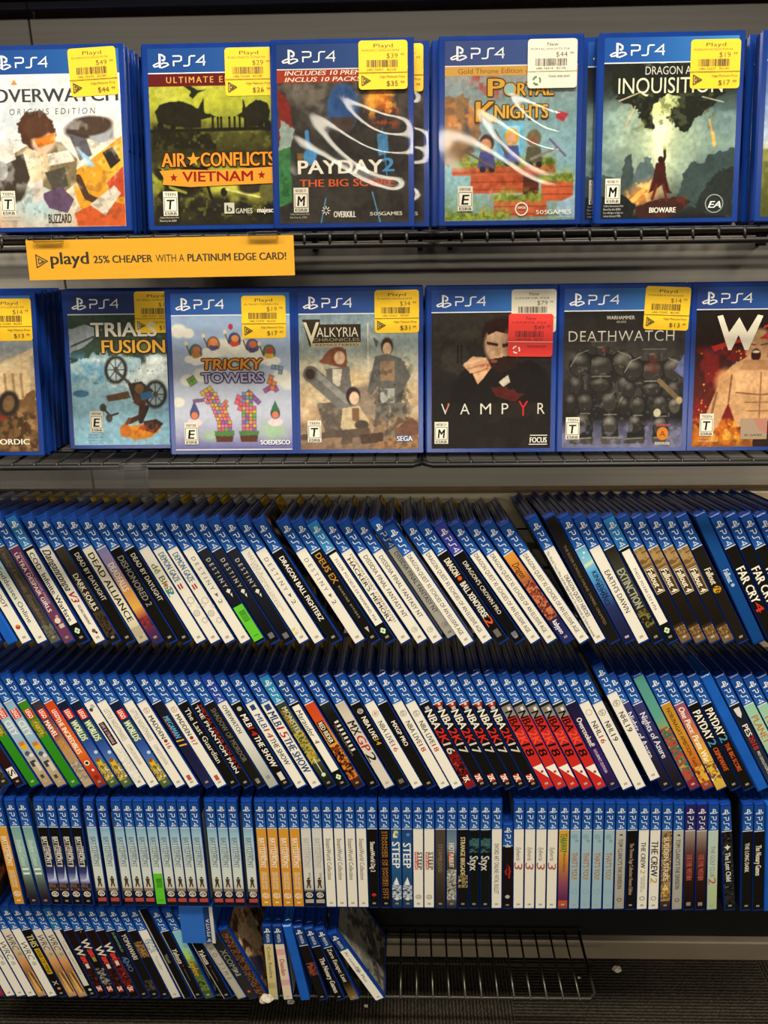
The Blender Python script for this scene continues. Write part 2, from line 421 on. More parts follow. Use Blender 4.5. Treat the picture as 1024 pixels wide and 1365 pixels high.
sty('v3', 'white spine with slanted outlined black title', W, T('Danganronpa', .25, .58, .78, '1a1917', b=.02, sh=.5), R(.27, .53, -.75, -.68, '1a1917'), T('V3', .60, .68, .7, 'b02a22', b=.05, sh=.3), T('KILLING HARMONY', .70, .86, .28, '4a4640', sh=.3), E(.91, 0, .4, '6b5a4a'), E(.93, .3, .25, '3a332c'), PUBW)
sty('souls', 'brown-black spine with bold serif-like pale title', [(0, '4a4238'), (.3, '3a332a'), (1, '1a1613')], T('DARK SOULS', .45, .74, .55, 'e4dcc8', b=.035), T('REMASTERED', .52, .72, .18, 'a89c86', u=-.7), N(.75, .95, ['1a1613', '46382a', '241d17']), PUBK)
sty('daylight', 'black spine with thin white capitals', K, T('DEAD BY DAYLIGHT', .28, .66, .48, 'd8d4c8', b=0), PUBK)
sty('alliance', 'cream spine with heavy black military capitals', [(0, 'e2dcc4'), (.8, 'ddd6bc'), (1, 'b8a888')], T('DEAD ALLIANCE', .28, .83, .62, '191713', b=.045), R(.88, .95, -.95, .9, 'b3a78c'), PUBK)
sty('falls', 'sunset spine fading lilac to orange to violet', [(.2, '6f76a8'), (.38, 'a08aa8'), (.5, 'c99a88'), (.6, 'd89a52'), (.72, 'd8a84a'), (.8, '9a3a34'), (.9, '5a2a4c'), (1, '34234a')], T('DEADFALLS', .36, .58, .62, 'f2ead8', b=.02), N(.80, .88, ['8a3430', '6a2a3c', '3a2038']), PUBK)
sty('dishon', 'black spine with grey angular title and 2', K, T('DISHONORED 2', .30, .70, .62, '8f8d86', b=.02, sh=.08), PUBK)
sty('blob', 'white spine with small multicolour bubble title', W, T('de Blob', .36, .60, .62, '6d7a42', b=.05), T('2', .55, .62, .75, '3a8a9a', b=.06), E(.53, -.1, .45, 'd98a30'), E(.53, -.1, .22, '2e7f9c'), E(.42, .3, .25, '8ab03c'), PUBW)
def gears(v0): return [O(v0, .1, .62, .18, 'bdbab0'), O(v0 + .02, -.6, .4, .14, 'c8c5ba'), O(v0 + .1, -.2, .55, .2, 'b4b1a6'), O(v0 + .1, -.2, .2, .14, 'b4b1a6'), O(v0 + .17, .4, .5, .2, 'c2bfb4'), O(v0 + .06, .75, .3, .1, 'cac7bc')]
sty('gaze', 'white spine with pale grey gears and blue title', W, T('DEMON GAZE', .27, .50, .62, '3d6f8c', b=.03), R(.52, .56, -.6, -.3, 'a83a2a'), R(.52, .56, -.1, .2, 'a83a2a'), *gears(.66), PUBW)
sty('destiny2', 'white spine with spaced thin grey capitals', W, T('DESTINY', .30, .57, .42, '6c6a64', b=-.005, sp=1.7), P('6c6a64', (.60, -.3), (.60, .4), (.63, .05)), T('2', .65, .68, .42, '6c6a64'), PUBW)
TRI = [P('dedcd4', (.575, -.45), (.60, -.05), (.575, .5), (.56, .05)), P('dedcd4', (.605, -.05), (.63, .1), (.60, .4))]
sty('destiny', 'navy-charcoal spine with spaced pale capitals', [(0, '2a2c38'), (.6, '1c1d26'), (1, '101014')], T('DESTINY', .31, .545, .44, 'c4c4c4', b=0, sp=1.7), *TRI, R(.93, .972, -.5, .5, '6c6c70'))
sty('destgold', 'white spine covered in small scattered grey letters', W, T('DESTINY 2', .26, .44, .2, '8f8c84', u=.3, sp=1.3), T('FORSAKEN LEGENDARY COLLECTION', .27, .74, .2, '9c998f', u=-.1, b=0, sp=1.3), T('EDITION COMPLETE', .34, .70, .2, 'a6a398', u=-.55, b=0, sp=1.3), N(.88, .93, [W, 'd6cf86', 'c9c063']), PUBW)
sty('fighterz', 'black spine with bold white capitals beside visible cover', K, T('DRAGON BALL FIGHTERZ', .29, .82, .5, 'f0ece0', b=.05), PUBK)
sty('deusex', 'black spine with gold outlined title', K, T('DEUS EX', .26, .50, .6, 'b98a3e', b=.03), T('MANKIND DIVIDED', .53, .80, .22, 'a39c8c', sp=1.6), P('b8b4a8', (.88, -.3), (.88, .4), (.925, .05)), PUBK)
sty('deuslab', 'black spine with printed white stock label', K, *label_spine([T('711578  PO-DEUS EX MANKIND, PS4', .30, .82, .3, '4a4742', b=0)], 0), hdr=('2f7fc0', '4a97d2'))
sty('digimon', 'white spine with two-line mixed black and brown title', W, T('DIGIMON STORY CYBERSLEUTH', .27, .84, .24, '8c5b2e', u=.45, b=.02), T("HACKER'S MEMORY", .29, .83, .42, '1f1d1a', u=-.3, b=.04), PUBW)
sty('dissidia', 'white spine with black title and round crystal mark', W, T('DISSIDIA FINAL FANTASY NT', .27, .79, .44, '34312c', b=0), O(.90, 0, .5, .1, '8c887c'), E(.90, .1, .25, 'b4b0a2'), PUBW)
sty('dq', 'white spine with one long thin black title', W, T('DRAGON QUEST XI: ECHOES OF AN ELUSIVE AGE', .245, .92, .42, '3c3932', b=0), PUBW)
sty('xenov', 'black spine with red and white block title', K, T('DRAGON', .29, .43, .62, 'e6dcc8', b=.06), E(.455, .0, .42, 'd65a24'), T('BALL XENOVERSE', .49, .79, .62, 'e4e0d2', b=.06), T('2', .79, .86, .75, 'd8582a', b=.08), R(.90, .96, -.5, .5, '6a665e'))
sty('crown', 'glossy black spine with small white capitals', '100f0e', T("DRAGON'S CROWN PRO", .31, .76, .42, 'cfcabc', b=.02), R(.92, .96, -.5, .5, '6c6f86'), PUBK, hdr=('3a3f9c', '4446a8'))
sty('dragonart', 'orange-to-maroon spine with black curly lettering', [(.2, 'dd9a38'), (.4, 'c98038'), (.55, '7c3a2a'), (.72, '4a2230'), (.85, '2a2448'), (1, '262a66')], N(.48, .80, ['a34a2c', '5c2a2a', 'c8764a', '3a2030'], 2.4, 4), T('Dragon', .32, .44, .7, '3a1c14', b=0, sh=.3), T('kalypso', .82, .93, .5, 'e8e4f0', b=.04), PUBK)
sty('heroes', 'white spine with long two-line title', W, T('DRAGON QUEST HEROES', .46, .80, .42, '35322c', u=.35, b=.01), T("The World Tree's Woe and the Blight Below / Le crepuscule de l'arbre du monde", .25, .95, .26, '403d37', u=-.5, b=0), PUBW)
sty('scrolls', 'black spine turned upside down, no header', '1a1714', T('THE ELDER SCROLLS ONLINE: TAMRIEL UNLIMITED', .22, .86, .26, '7c6a56', b=0), nohdr=True)
sty('frontier', 'sky-to-indigo spine with crowded blue lettering', [(.2, '4f9ccc'), (.36, '8cc4d8'), (.42, '5aa6d2'), (.6, '3c6cac'), (.72, '28305c'), (1, '1c1a38')], E(.28, .2, .25, 'c2e2ea'), E(.31, -.3, .2, 'b4dcea'), P('c8d8b4', (.36, -.95), (.35, .95), (.375, .95), (.385, -.95)), T('KINGDOM', .43, .64, .5, '20304f', u=.2, b=.03), T('ROMANCE', .52, .70, .5, '182848', u=-.25, b=.03), R(.955, .972, -.4, .4, 'a9a9b8'))
sty('earth', 'white spine with black spaced capitals', W, T("EARTH'S DAWN", .42, .76, .5, '2b2925', b=0), PUBW)
sty('extinct', 'black and olive spine with distressed grey capitals', [(.2, '211d18'), (.4, '3a3b2e'), (.6, '34352a'), (.8, '2b2618'), (1, '15130f')], T('EXTINCTION', .41, .72, .75, 'a8aa98', b=.03), N(.74, .88, ['2b2618', '7d7438', '1d1a12', '4a4424'], 4, 2), PUBK)
sty('fclab', 'black spine with printed white label', K, *label_spine([T('714223  PO-FAR CRY 4 PS4', .40, .74, .28, '5a574e', b=0)], 0), hdr=('2f7fc0', '2a74b4'))
sty('fallout', 'tan-to-black spine with boxed white script', [(.2, '86683e'), (.3, '94774a'), (.4, '74582f'), (.5, '4c3a22'), (.6, '211a12'), (.85, '1a150f'), (.92, '8a6a42'), (1, '6c5230')], N(.235, .37, ['86683e', 'a98a58', '74582f'], 3, 3), R(.395, .60, -.9, .75, 'cdbfa0'), R(.40, .595, -.82, .67, '4e3c24'), T('Fallout 4', .405, .59, .62, 'f2e9d2', b=.05, sh=.15), N(.88, .95, ['8a6a42', '5c4426', 'a98654'], 3, 5), PUBW)
sty('f76', 'black spine with boxed script and yellow badge', '1e1a15', T('Fallout', .405, .53, .62, 'e0d6bc', b=.05, sh=.15), E(.575, -.1, .75, 'c99a28'), T('76', .55, .60, .5, '3a2c12', b=.04), PUBK)
sty('f76blue', 'solid blue metal-look spine with small pale script', [(0, '164a8c'), (1, '12407c')], T('Fallout', .42, .52, .55, 'b9cbe0', b=.04, sh=.1), E(.545, 0, .35, '9fb9d6'), nohdr=True)
sty('farcry', 'black spine with rough white block title', K, T('FAR CRY', .40, .68, .82, 'efe9d8', b=.07), T('4', .68, .76, .75, 'c43426', b=.08), PUBK)
# ---- second leaning row
sty('soldier', 'murky brown-green camouflage spine', [(.2, '4a4030'), (.6, '3a3424'), (1, '25231a')], N(.25, .94, ['4a4630', '2a2618', '6b6440', '35301e'], 3, 8), PUBK)
sty('maroon', 'dark maroon spine with white square emblem', [(.2, '3a2018'), (.7, '2e1512'), (1, '241210')], R(.84, .93, -.75, .75, 'e4e0d4'), T('S', .86, .91, .7, '1f1c1a', b=.06), PUBK)
sty('lgreen', 'bright green spine with red square logo', [(.2, '3f7f1c'), (.5, '2f8a1c'), (1, '2a7c18')], *LOGO_RED, T('Gamesters', .40, .54, .55, 'b8962e', b=.04, sh=.2), N(.40, .55, ['3d6a20', '8a8a2c', '4f7c22'], 2.2, 3), T('PARTY', .42, .53, .5, 'd8b03a', b=.05), PUBW)
sty('city', 'sky-blue spine with red logo and toy minifigure', [(.2, '7fa6c4'), (.45, 'a9c0cc'), (.6, '8fb0c8'), (.8, 'b5a88e'), (1, 'a88c6a')], *LOGO_RED, T('CITY', .41, .54, .75, 'dfe2de', b=.07), *minifig(.62), R(.90, .93, -.4, .3, '45423c'), PUBW)
sty('marvel', 'dusky pink-tan spine with red and white title box', [(.2, '22313c'), (.32, '4a3438'), (.5, '8c5e4c'), (.7, 'b08a62'), (1, 'b29a74')], *LOGO_RED, R(.40, .55, -.85, .35, 'b02c24'), T('MARVEL', .405, .545, .55, 'f3ead8', u=-.25, b=.06), T('SUPER HEROES', .575, .70, .3, 'd49a3c', u=.3, b=.04), T('MOVIE GAME', .585, .70, .3, 'd49a3c', u=-.35, b=.04), N(.78, .94, ['c4ae8a', '8a8276', 'b29a74'], 3, 3), PUBW)
sty('incred', 'orange spine with bold white and black title', [(.2, 'c4401c'), (.4, 'd1551f'), (.7, 'd96a22'), (.85, 'b8401e'), (1, '8c2c1c')], *LOGO_RED, T('THE INCREDIBLES', .38, .70, .55, 'f2ead4', u=-.2, b=.05), E(.79, -.1, .6, 'e8dcc0'), E(.79, -.1, .35, '2a2420'), E(.86, .2, .55, 'c4301e'), E(.86, .2, .3, 'e8dcc0'), E(.92, .0, .5, '8c2418'), PUBK)
sty('worlds', 'deep blue spine with red logo, green-white title', [(.2, '161c2c'), (.35, '1a2440'), (.6, '2c4a94'), (.75, '4a6eb0'), (.85, '5a7a3a'), (1, '4a5a24')], *LOGO_RED, R(.405, .585, -.8, .8, '3f6a34'), T('WORLDS', .41, .58, .7, 'e6e8d4', b=.07, sh=.15), E(.70, .5, .4, 'bcd0e4'), R(.765, .815, -.6, .5, 'd8ab2a'), E(.76, -.1, .5, '8a5a24'), N(.81, .94, ['5a7a3a', 'c8b84a', '7a5a2c', 'e0d8b8'], 2, 6), PUBW)
sty('strange', 'white sketchy spine with black square title block', W, E(.28, .2, .5, 'b4b2ac'), E(.30, -.4, .4, '4a4844'), R(.42, .62, -.75, .55, '1d1c1a'), T('LIFE IS STRANGE', .43, .61, .34, 'd0a6b4', u=-.1, b=.03), N(.66, .95, [W, 'd6d3c8', W, 'b2afa4'], 2.4, 2), PUBW)
sty('nightm', 'white spine with thin grey quirky capitals', W, T('LITTLE NIGHTMARES', .30, .58, .55, '9c988c', b=-.005), T('COMPLETE EDITION', .62, .80, .4, 'a29e92', b=-.005), PUBW)
sty('madden16', 'white spine with round mark and black title', W, O(.31, .0, .6, .1, 'b08078'), T('EA', .295, .325, .3, 'b08078'), T('MADDEN', .36, .56, .5, '39362f', b=.03), E(.585, 0, .4, '8c3a3a'), T('16', .61, .65, .5, 'a84438', b=.04), R(.90, .945, -.4, .4, 'b0584a'), PUBW)
sty('madden17', 'white spine with round mark, red numeral', W, O(.30, .0, .6, .1, 'b08078'), T('EA', .285, .315, .3, 'b08078'), T('MADDEN', .345, .53, .5, '39362f', b=.03), E(.555, 0, .4, '8c3a3a'), T('17', .58, .62, .5, 'a84438', b=.04), R(.90, .945, -.4, .4, 'b0584a'), PUBW)
sty('megaman', 'dark navy spine with cyan and yellow title', [(.2, '1c1a22'), (.7, '1e1d38'), (1, '22244c')], T('MEGAMAN', .36, .56, .6, '58a6c8', b=.06, sh=.3), R(.36, .54, -.55, -.42, 'c24632'), T('11', .57, .63, .85, 'd8a83a', b=.1, sh=.2), PUBK)
sty('guardian', 'black spine with mixed-case white serif-like title', K, T('The Last Guardian', .29, .78, .55, 'dcd8ca', b=0), PUBK)
sty('phantom', 'black spine with red and white overlapping lines', K, T('METAL GEAR SOLID V', .27, .85, .34, 'a82c22', u=.5, b=.04), T('THE PHANTOM PAIN', .26, .87, .42, 'e4e0d4', u=-.3, b=.04), PUBK)
sty('mordor', 'black spine with ghostly grey angular title', '1a1815', T('SHADOW OF MORDOR', .29, .77, .55, '6f6c64', b=.01), R(.93, .96, -.4, .4, '7d7a70'), PUBK)
sty('overw', 'white spine with square black capitals', [(0, W), (.6, 'd6d6cc'), (.85, 'b2b4ac'), (1, 'a4a69c')], T('OVERWATCH', .26, .51, .46, '35322d', b=.02, sh=.1), R(.90, .93, -.4, .4, '8c8c84'), PUBW, hdr=('26439a', '3450a8'))
sty('mlb14k', 'black spine with red numeral, white sports title', K, E(.29, 0, .5, 'b8b4a8'), T('MLB', .34, .45, .62, 'efeadc', b=.05, sh=.15), T('14', .455, .53, .62, 'c02c24', b=.06, sh=.15), T('THE SHOW', .54, .82, .62, 'efeadc', b=.05, sh=.15), R(.87, .94, -.5, .5, 'd6d0c0'), PUBK)
sty('mlb14w', 'white spine with sports title, thin red numeral', W, R(.255, .30, -.5, .5, '2a4474'), T('MLB', .335, .46, .62, '35538a', b=.02, sh=.15), T('14', .47, .55, .62, 'b84038', b=.02, sh=.15), T('THE SHOW', .56, .80, .55, '3c3a34', b=.02, sh=.15), PUBW)
sty('mlb15', 'white spine with heavy blue sports title, red numeral', W, R(.25, .30, -.6, .6, '2a4474'), T('MLB', .315, .44, .82, '24406e', b=.06, sh=.15), T('15', .45, .545, .82, 'b03028', b=.06, sh=.15), T('THE SHOW', .555, .87, .8, '24406e', b=.06, sh=.15), PUBW)
sty('monster', 'murky green spine with ornate gold title', [(.2, '2c342c'), (.4, '4a5a40'), (.6, '5a6a3c'), (.8, '3a4028'), (1, '14140f')], T('MONSTER', .28, .52, .55, 'd4cc9c', u=.25, b=.04), T('ENERGY', .30, .48, .4, 'b8842c', u=-.35, b=.05), N(.50, .78, ['3c4828', 'a8a448', 'c49a3c', '566a38'], 2.2, 5), P('d8d8c4', (.74, -.1), (.74, .1), (.88, .05), (.88, -.1)), E(.89, 0, .45, 'cfe0c4'), PUBK, hdr=('2a82b6', '3a96c8'))
sty('m4label', 'black spine with hand-lettered white label', K, *label_spine([T('Marauder  4', .30, .60, .55, '2c2a26', b=-.005, sh=.2)], 0), hdr=('1d4686', '24509a'))
sty('reddead', 'red-orange to black spine with black title block', [(.2, 'c8431c'), (.4, 'd0501f'), (.5, 'c9802e'), (.62, 'd89a3c'), (.7, '6a2e18'), (.85, '8c3a1c'), (1, '2a1610')], R(.40, .60, -.8, .55, '191410'), T('RED RIDER', .41, .59, .5, 'e8dfc4', u=-.1, b=.06), N(.62, .92, ['8c3a1c', '2c1610', 'd8862e', '5a2414'], 2.6, 7), PUBK)
sty('bars', 'black spine with row of fat white strokes', [(.2, '24332f'), (.35, '161714'), (1, '100f0d')], *[R(.40 + i * .036, .417 + i * .036, -.25, .6, 'd8d4c8') for i in range(8)], T('THE COLLECTION', .42, .70, .16, '8c887c', u=-.5), PUBK)
sty('mxgp2', 'greyish-white spine with large red and black title', [(.2, 'b9ab98'), (.35, 'cfc6b6'), (1, 'd2cabc')], T('MX', .40, .52, .85, '1f1d1a', b=.05, sh=.1), T('GP', .53, .67, .85, 'b52c22', b=.07, sh=.1), T('2', .68, .76, .9, '1f1d1a', b=.07, sh=.1), PUBW)
sty('live14', 'black spine with grey disc and white title', K, E(.31, 0, .62, 'b4b0a6'), T('EA', .295, .325, .35, '3a3834', b=.02), T('NBA LIVE', .36, .555, .52, 'efeadc', b=.05, sh=.1), T('14', .56, .61, .52, 'd0a03a', b=.05, sh=.1), R(.93, .965, -.5, .5, '6a665c'))
sty('live16', 'white spine with ring mark and thin black title', W, O(.33, 0, .62, .1, 'a8847a'), E(.33, 0, .35, 'c8a096'), T('NBA LIVE', .40, .60, .52, '4a463f', b=.01, sh=.05), T('16', .61, .67, .52, 'b2503f', b=.02), PUBW)
sty('live18', 'white spine with double ring and thin black title', W, O(.33, 0, .62, .1, '6a665e'), T('EA', .315, .345, .3, '6a665e'), T('NBA LIVE', .40, .60, .52, '3c3933', b=.01, sh=.05), T('18', .61, .67, .52, 'b2402f', b=.02), PUBW)
sty('mxgppro', 'black spine with small white capitals', K, T('MXGP PRO', .40, .62, .45, 'efe9dc', b=.05), PUBK)
NB = lambda n, c: [R(.27, .295, -.4, .4, 'b4b4bc'), T('NBA', .30, .46, .8, c, b=.07, sh=.1), T('2K', .465, .59, .85, 'c82c22', b=.09, sh=.1), T(n, .595, .69, .8, 'c9c4b8', b=.07, sh=.1)]
sty('nba16', 'black spine with white-red title, fiery red foot', [(.2, '171412'), (.65, '1b1210'), (.72, '7a1a14'), (.85, 'a8261c'), (1, '7c1a14')], *NB('16', 'e4dfd2'), N(.73, .95, ['7a1a14', '2a0f0c', 'b8322a'], 3, 4), T('2K', .90, .95, .6, 'efe6d8', b=.06))
sty('nba17', 'black spine with red glow and white-red title', [(.2, '14110f'), (1, '14110f')], E(.245, .1, .85, '7a2018', 1.3), E(.245, .1, .5, 'b8412e', 1.2), E(.25, .15, .25, 'e8c8a8'), *NB('17', 'e4dfd2'), R(.88, .945, -.55, .5, 'b4322a'), T('2K', .885, .94, .6, 'efe6d8', b=.06), PUBK)
sty('nba18', 'red spine with black title and white corner', [(.2, '1c1a18'), (.26, '1c1a18'), (.265, '77726a'), (.36, '8c857a'), (.365, 'c22a20'), (1, 'c22a20')], R(.28, .31, .0, .6, 'd8d4ca'), T('NBA', .31, .48, .82, '12100f', b=.07, sh=.1), T('2K', .485, .60, .85, '6a0f0b', b=.12, sh=.1), T('2K', .485, .60, .85, 'e8503c', b=.03, sh=.1), T('18', .60, .71, .85, '12100f', b=.08, sh=.1), P('ece6da', (.80, -.98), (.80, .98), (.93, .98)), E(.86, .35, .3, 'b8322a'), PUBW)
sty('cooked', 'midnight-purple spine with bubbly white title', [(.2, '1c1a30'), (.5, '2c1c4a'), (.8, '38205c'), (1, '241a34')], T('Overcooked!', .37, .62, .55, 'e8e2d4', b=.05), T('GOURMET EDITION', .65, .86, .3, 'c8b8d8', b=.03), PUBK)
sty('nhl16', 'white spine with ring mark and red numeral', W, O(.32, 0, .6, .1, 'b07a70'), T('NHL', .40, .52, .55, '4a463f', b=.02), T('16', .53, .59, .55, 'b23a2c', b=.02), PUBW)
sty('nhl19', 'white spine with ring mark and black numeral', W, O(.32, 0, .66, .1, '4c4942'), T('EA', .305, .335, .3, '4c4942'), T('NHL', .40, .50, .55, '3c3933', b=.02), T('19', .515, .57, .55, '3c3933', b=.02), PUBW)
sty('azure', 'indigo spine with white mixed-case title', [(.2, '3a3a6c'), (.5, '30305c'), (.85, '221d2c'), (1, '1a1618')], T('Nights of Azure', .32, .72, .62, 'dcd9e4', b=.03), PUBK)
sty('teal', 'teal-topped spine without header, red foot', [(0, '4f8f84'), (.35, '5a9c8c'), (.46, '86a06a'), (.52, 'c9a03c'), (.62, '4a6a52'), (.72, 'b05a34'), (.9, '8c2c34'), (1, '7a2838')], N(.45, .92, ['c9a03c', '3c6a5a', 'b04a34', '6a3a3c'], 3.4, 3), PUBW, nohdr=True)
sty('nobunaga', 'golden-yellow spine with long thin black title', [(.2, 'b8862c'), (.5, 'c8902c'), (.75, 'c26c24'), (1, '9a3c20')], T("NOBUNAGA'S AMBITION: Taishi", .28, .80, .42, '4a2c12', b=.01), N(.80, .94, ['c26c24', 'd8a838', '8c3420'], 3, 4), PUBK)
sty('onepiece', 'pink-to-yellow spine with white rounded title', [(.2, '8c4a6a'), (.35, 'a85a62'), (.5, 'c87a4a'), (.65, 'd8a43a'), (.85, 'd8b43a'), (1, 'd0a42c')], T('One Piece: Pirate Warriors 3', .27, .90, .6, 'f4ecd4', b=.04, sh=.15), N(.76, .93, ['d8b43a', '7a4a2c', 'e8dcb0'], 2.4, 5), PUBW)
sty('payday', 'black spine with white title, orange script', K, T('PAYDAY', .30, .55, .8, 'efe9da', b=.07), T('2', .56, .61, .8, '4a8ab4', b=.07), T('CRIMEWAVE', .63, .84, .5, 'c8582a', b=.05, sh=.2), PUBK)
sty('payday2', 'black spine with white title, orange capitals', K, T('PAYDAY', .28, .51, .8, 'efe9da', b=.07), T('2', .52, .57, .8, '4a8ab4', b=.07), T('THE BIG SCORE', .59, .84, .45, 'c8582a', b=.04), PUBK)
sty('pes', 'black-blue spine with shield and red numeral', [(.2, '1a1a20'), (1, '2c3444')], P('d4d2ca', (.27, -.6), (.27, .6), (.33, .45), (.36, 0), (.33, -.45)), T('PES', .42, .52, .55, 'e6e2d6', b=.05), T('2018', .525, .64, .55, 'b8342c', b=.05), T('PRO EVOLUTION SOCCER', .66, .93, .3, 'c4c4c4', b=.02), PUBK)
sty('mint', 'mint-green spine with orange lettering', [(.2, '8cc0a4'), (.5, 'a4c8a8'), (1, '6a9c7c')], T('PLANET', .34, .58, .7, 'b8722c', b=.06), PUBW)
# ---- upright row
BF = lambda c, n='BATTLEFRONT': [T(n, .33, .62, .55, c, b=.02), R(.33, .62, -.75, -.68, c), R(.33, .62, .36, .43, c), T('STAR WARS', .42, .55, .2, c, u=.62, b=.03)]
sty('bforange', 'orange spine with pale boxed title', [(.2, 'd89a34'), (1, 'cf8f2a')], *BF('f6ecd8'), T('DELUXE EDITION', .66, .83, .28, 'f0e0bc', u=.3, b=.02), T('EDITION DE LUXE', .66, .83, .28, 'f0e0bc', u=-.35, b=.02), *EAW(.895, 'f6ecd8'), R(.955, .97, -.4, .4, 'f0d8a8'))
sty('explos', 'black spine with fiery orange explosion', [(.2, '1a1a1c'), (.6, '3a1c12'), (.8, 'a8542a'), (1, '1a1412')], N(.45, .92, ['2a1610', 'c86a2c', '5a2414', 'e8b070'], 3, 4), PUBK)
sty('shadow', 'pale sea-green spine with faint white script', [(.2, '6f9c98'), (.45, '9abdb2'), (.65, '86a89c'), (.8, '4a5450'), (.92, '2c2430'), (1, '241c26')], T('Shadow Colossi', .36, .62, .55, 'c8dcd4', b=0, sh=.2), T('II', .64, .70, .75, 'e4ece4', b=.02), PUBK)
sty('bf2', 'black spine with boxed white title, blue planet glow', [(.2, '15120f'), (.55, '17151a'), (.68, '3a3f74'), (.76, 'aab4d8'), (.775, '7f7aa8'), (.80, '2a1e1a'), (.86, '1c1512'), (1, '100e0c')], P('c4cfe8', (.60, .95), (.66, .75), (.74, .35), (.76, -.6), (.75, .9)), *BF('e8e4da', 'BATTLEFRONT II'), N(.79, .86, ['2a1e1a', '6a5448', '3a2a24'], 2.5, 6), *EAW(.895, 'efe9dc'), PUBK)
def soldier(v): return [E(v, 0, .26, '3c3024'), P('4a3a28', (v + .012, -.45), (v + .012, .45), (v + .05, .3), (v + .095, .5), (v + .095, .2), (v + .06, 0), (v + .095, -.25), (v + .095, -.5), (v + .05, -.3))]
def bfsnow(foot): return [R(.225, .25, -.7, .5, 'aac4d4'), *BF('6c7f88'), *soldier(.72), R(.83, .86, -.95, .95, '8a7a66'), *EAW(.885, 'f0eadc'), P(foot, (.93, -.9), (.925, .9), (.965, .9), (.965, -.9))]
SNOW = [(.2, '6fa2c8'), (.3, '9ac0d4'), (.45, 'c2d4d6'), (.7, 'd2dad2'), (.82, 'c8cabc'), (.845, '6a5a4a'), (.86, '1e1a18'), (1, '1a1614')]
sty('bfsnow', 'pale blue snow-scene spine with tiny soldier', SNOW, *bfsnow('b04a44'))
sty('bfgrey', 'greyish-white spine with tiny black soldier', [(.2, 'd4d4cc'), (.7, 'd4d2c8'), (.82, 'c4c2b8'), (.845, '5a5650'), (.86, '1c1a18'), (1, '1a1816')], *BF('b4b2aa'), T('ULTIMATE EDITION', .66, .72, .2, 'a8a69c', u=.3), *soldier(.72), *EAW(.885, 'e8e4da'), P('a8a498', (.93, -.9), (.925, .9), (.965, .9), (.965, -.9)))
sty('steam', 'white spine with plain thin mixed-case title', W, T('SteamWorld Collection', .33, .73, .5, '4a463f', b=0), PUBW)
sty('dig2', 'black spine with white title and red star', K, T('SteamWorld Dig 2', .36, .65, .5, 'e4dfd2', b=.04), P('b83428', (.86, 0), (.872, .45), (.892, .45), (.884, .1), (.91, 0), (.884, -.1), (.892, -.45), (.872, -.45)), PUBK)
sty('stripe', 'black spine with two columns of orange lettering', K, T('STRANGER OF SWORD CITY', .26, .92, .3, 'b07a3c', u=.3, b=.03), T('STRANGER OF SWORD CITY', .26, .92, .3, 'a06c34', u=-.35, b=.03), PUBK)
MTN = [E(.29, .2, .4, '5c84b0'), P('a9bccb', (.70, 0), (.76, -.7), (.9, -.95), (.9, .95), (.78, .6)), P('e2e8ea', (.70, 0), (.76, -.5), (.79, -.1), (.77, .4)), N(.78, .92, ['5a6a80', 'b8c4cc', '38485c'], 2.4, 4), E(.915, 0, .45, 'd8d8d0')]
sty('steepy', 'blue mountain spine with yellow figure', [(.2, '24538a'), (.5, '2a6096'), (1, '26384f')], E(.27, .0, .5, 'd8cc6a', 1.0), R(.28, .32, -.6, .3, 'e6dfa0'), T('STEEP', .36, .61, .85, 'f0eee4', b=.09), *MTN, PUBK)
sty('steepb', 'deep blue mountain spine with white title', [(.2, '1f4374'), (.5, '2a5a90'), (1, '26384f')], T('STEEP', .37, .61, .85, 'f0eee4', b=.09), *MTN, PUBK)
sty('steepw', 'white spine with red block and black title', W, R(.455, .625, -.75, -.05, 'c04a44'), T('WINTER GAMES', .46, .62, .24, 'f0e4da', u=-.4, b=.02), T('STEEP', .455, .625, .5, '1f1d1a', u=.42, b=.08), O(.895, 0, .55, .12, '6a665e'), O(.895, 0, .25, .1, '6a665e'), PUBW)
sty('storm', 'taupe-brown spine with faint spaced title', [(.2, '4c443a'), (.6, '4a4034'), (1, '2c261f')], T('STORMBLOOD', .38, .65, .45, '8c7a62', b=0, sp=1.2), O(.54, -.3, .6, .08, '776850'), PUBK)
sty('justc', 'grey-blue landscape spine with small logo', [(.2, '4f6c86'), (.4, '7f8c94'), (.5, '4a4a46'), (.7, '4c4034'), (.85, '8c8c80'), (1, '2c2a26')], T('HOT', .37, .46, .6, 'e4dfd0', b=.07), R(.46, .55, -.7, .3, 'b04a30'), T('PURSUIT', .47, .60, .5, 'e4dfd0', b=.05), N(.62, .92, ['4c4034', 'a8a89a', '6a6a60', 'c8ccc4'], 2.4, 9), PUBK)
sty('brigade', 'black spine with cream condensed title', '171410', T('STRANGE BRIGADE', .31, .68, .5, 'd6c896', b=.05), N(.68, .80, ['171410', '8c7a52', '171410', 'c4b484'], 2, 3), PUBK)
sty('styx', 'black spine with teal wisp, white title', '151713', R(.225, .25, -.9, .6, '3a5a52'), N(.32, .46, ['151713', '3c5f5e', '1a2422'], 4, 6), E(.38, .1, .55, '41686a', .8), T('Styx', .49, .63, .9, 'd0ccbe', b=.03), PUBK)
sty('sao', 'white spine with tall thin black capitals', W, T('SWORD ART ONLINE: FATAL BULLET', .37, .86, .5, '55524a', b=-.005), PUBW)
sty('emblem', 'short black spine with red wing emblem', '1a1412', O(.55, .05, .6, .16, 'a02c26'), P('a02c26', (.46, .1), (.53, .25), (.62, .1), (.64, .5), (.5, .55)), P('8c2822', (.42, -.1), (.5, -.25), (.58, -.5), (.6, -.2)), E(.86, 0, .5, 'b4b0a4'), PUBK)
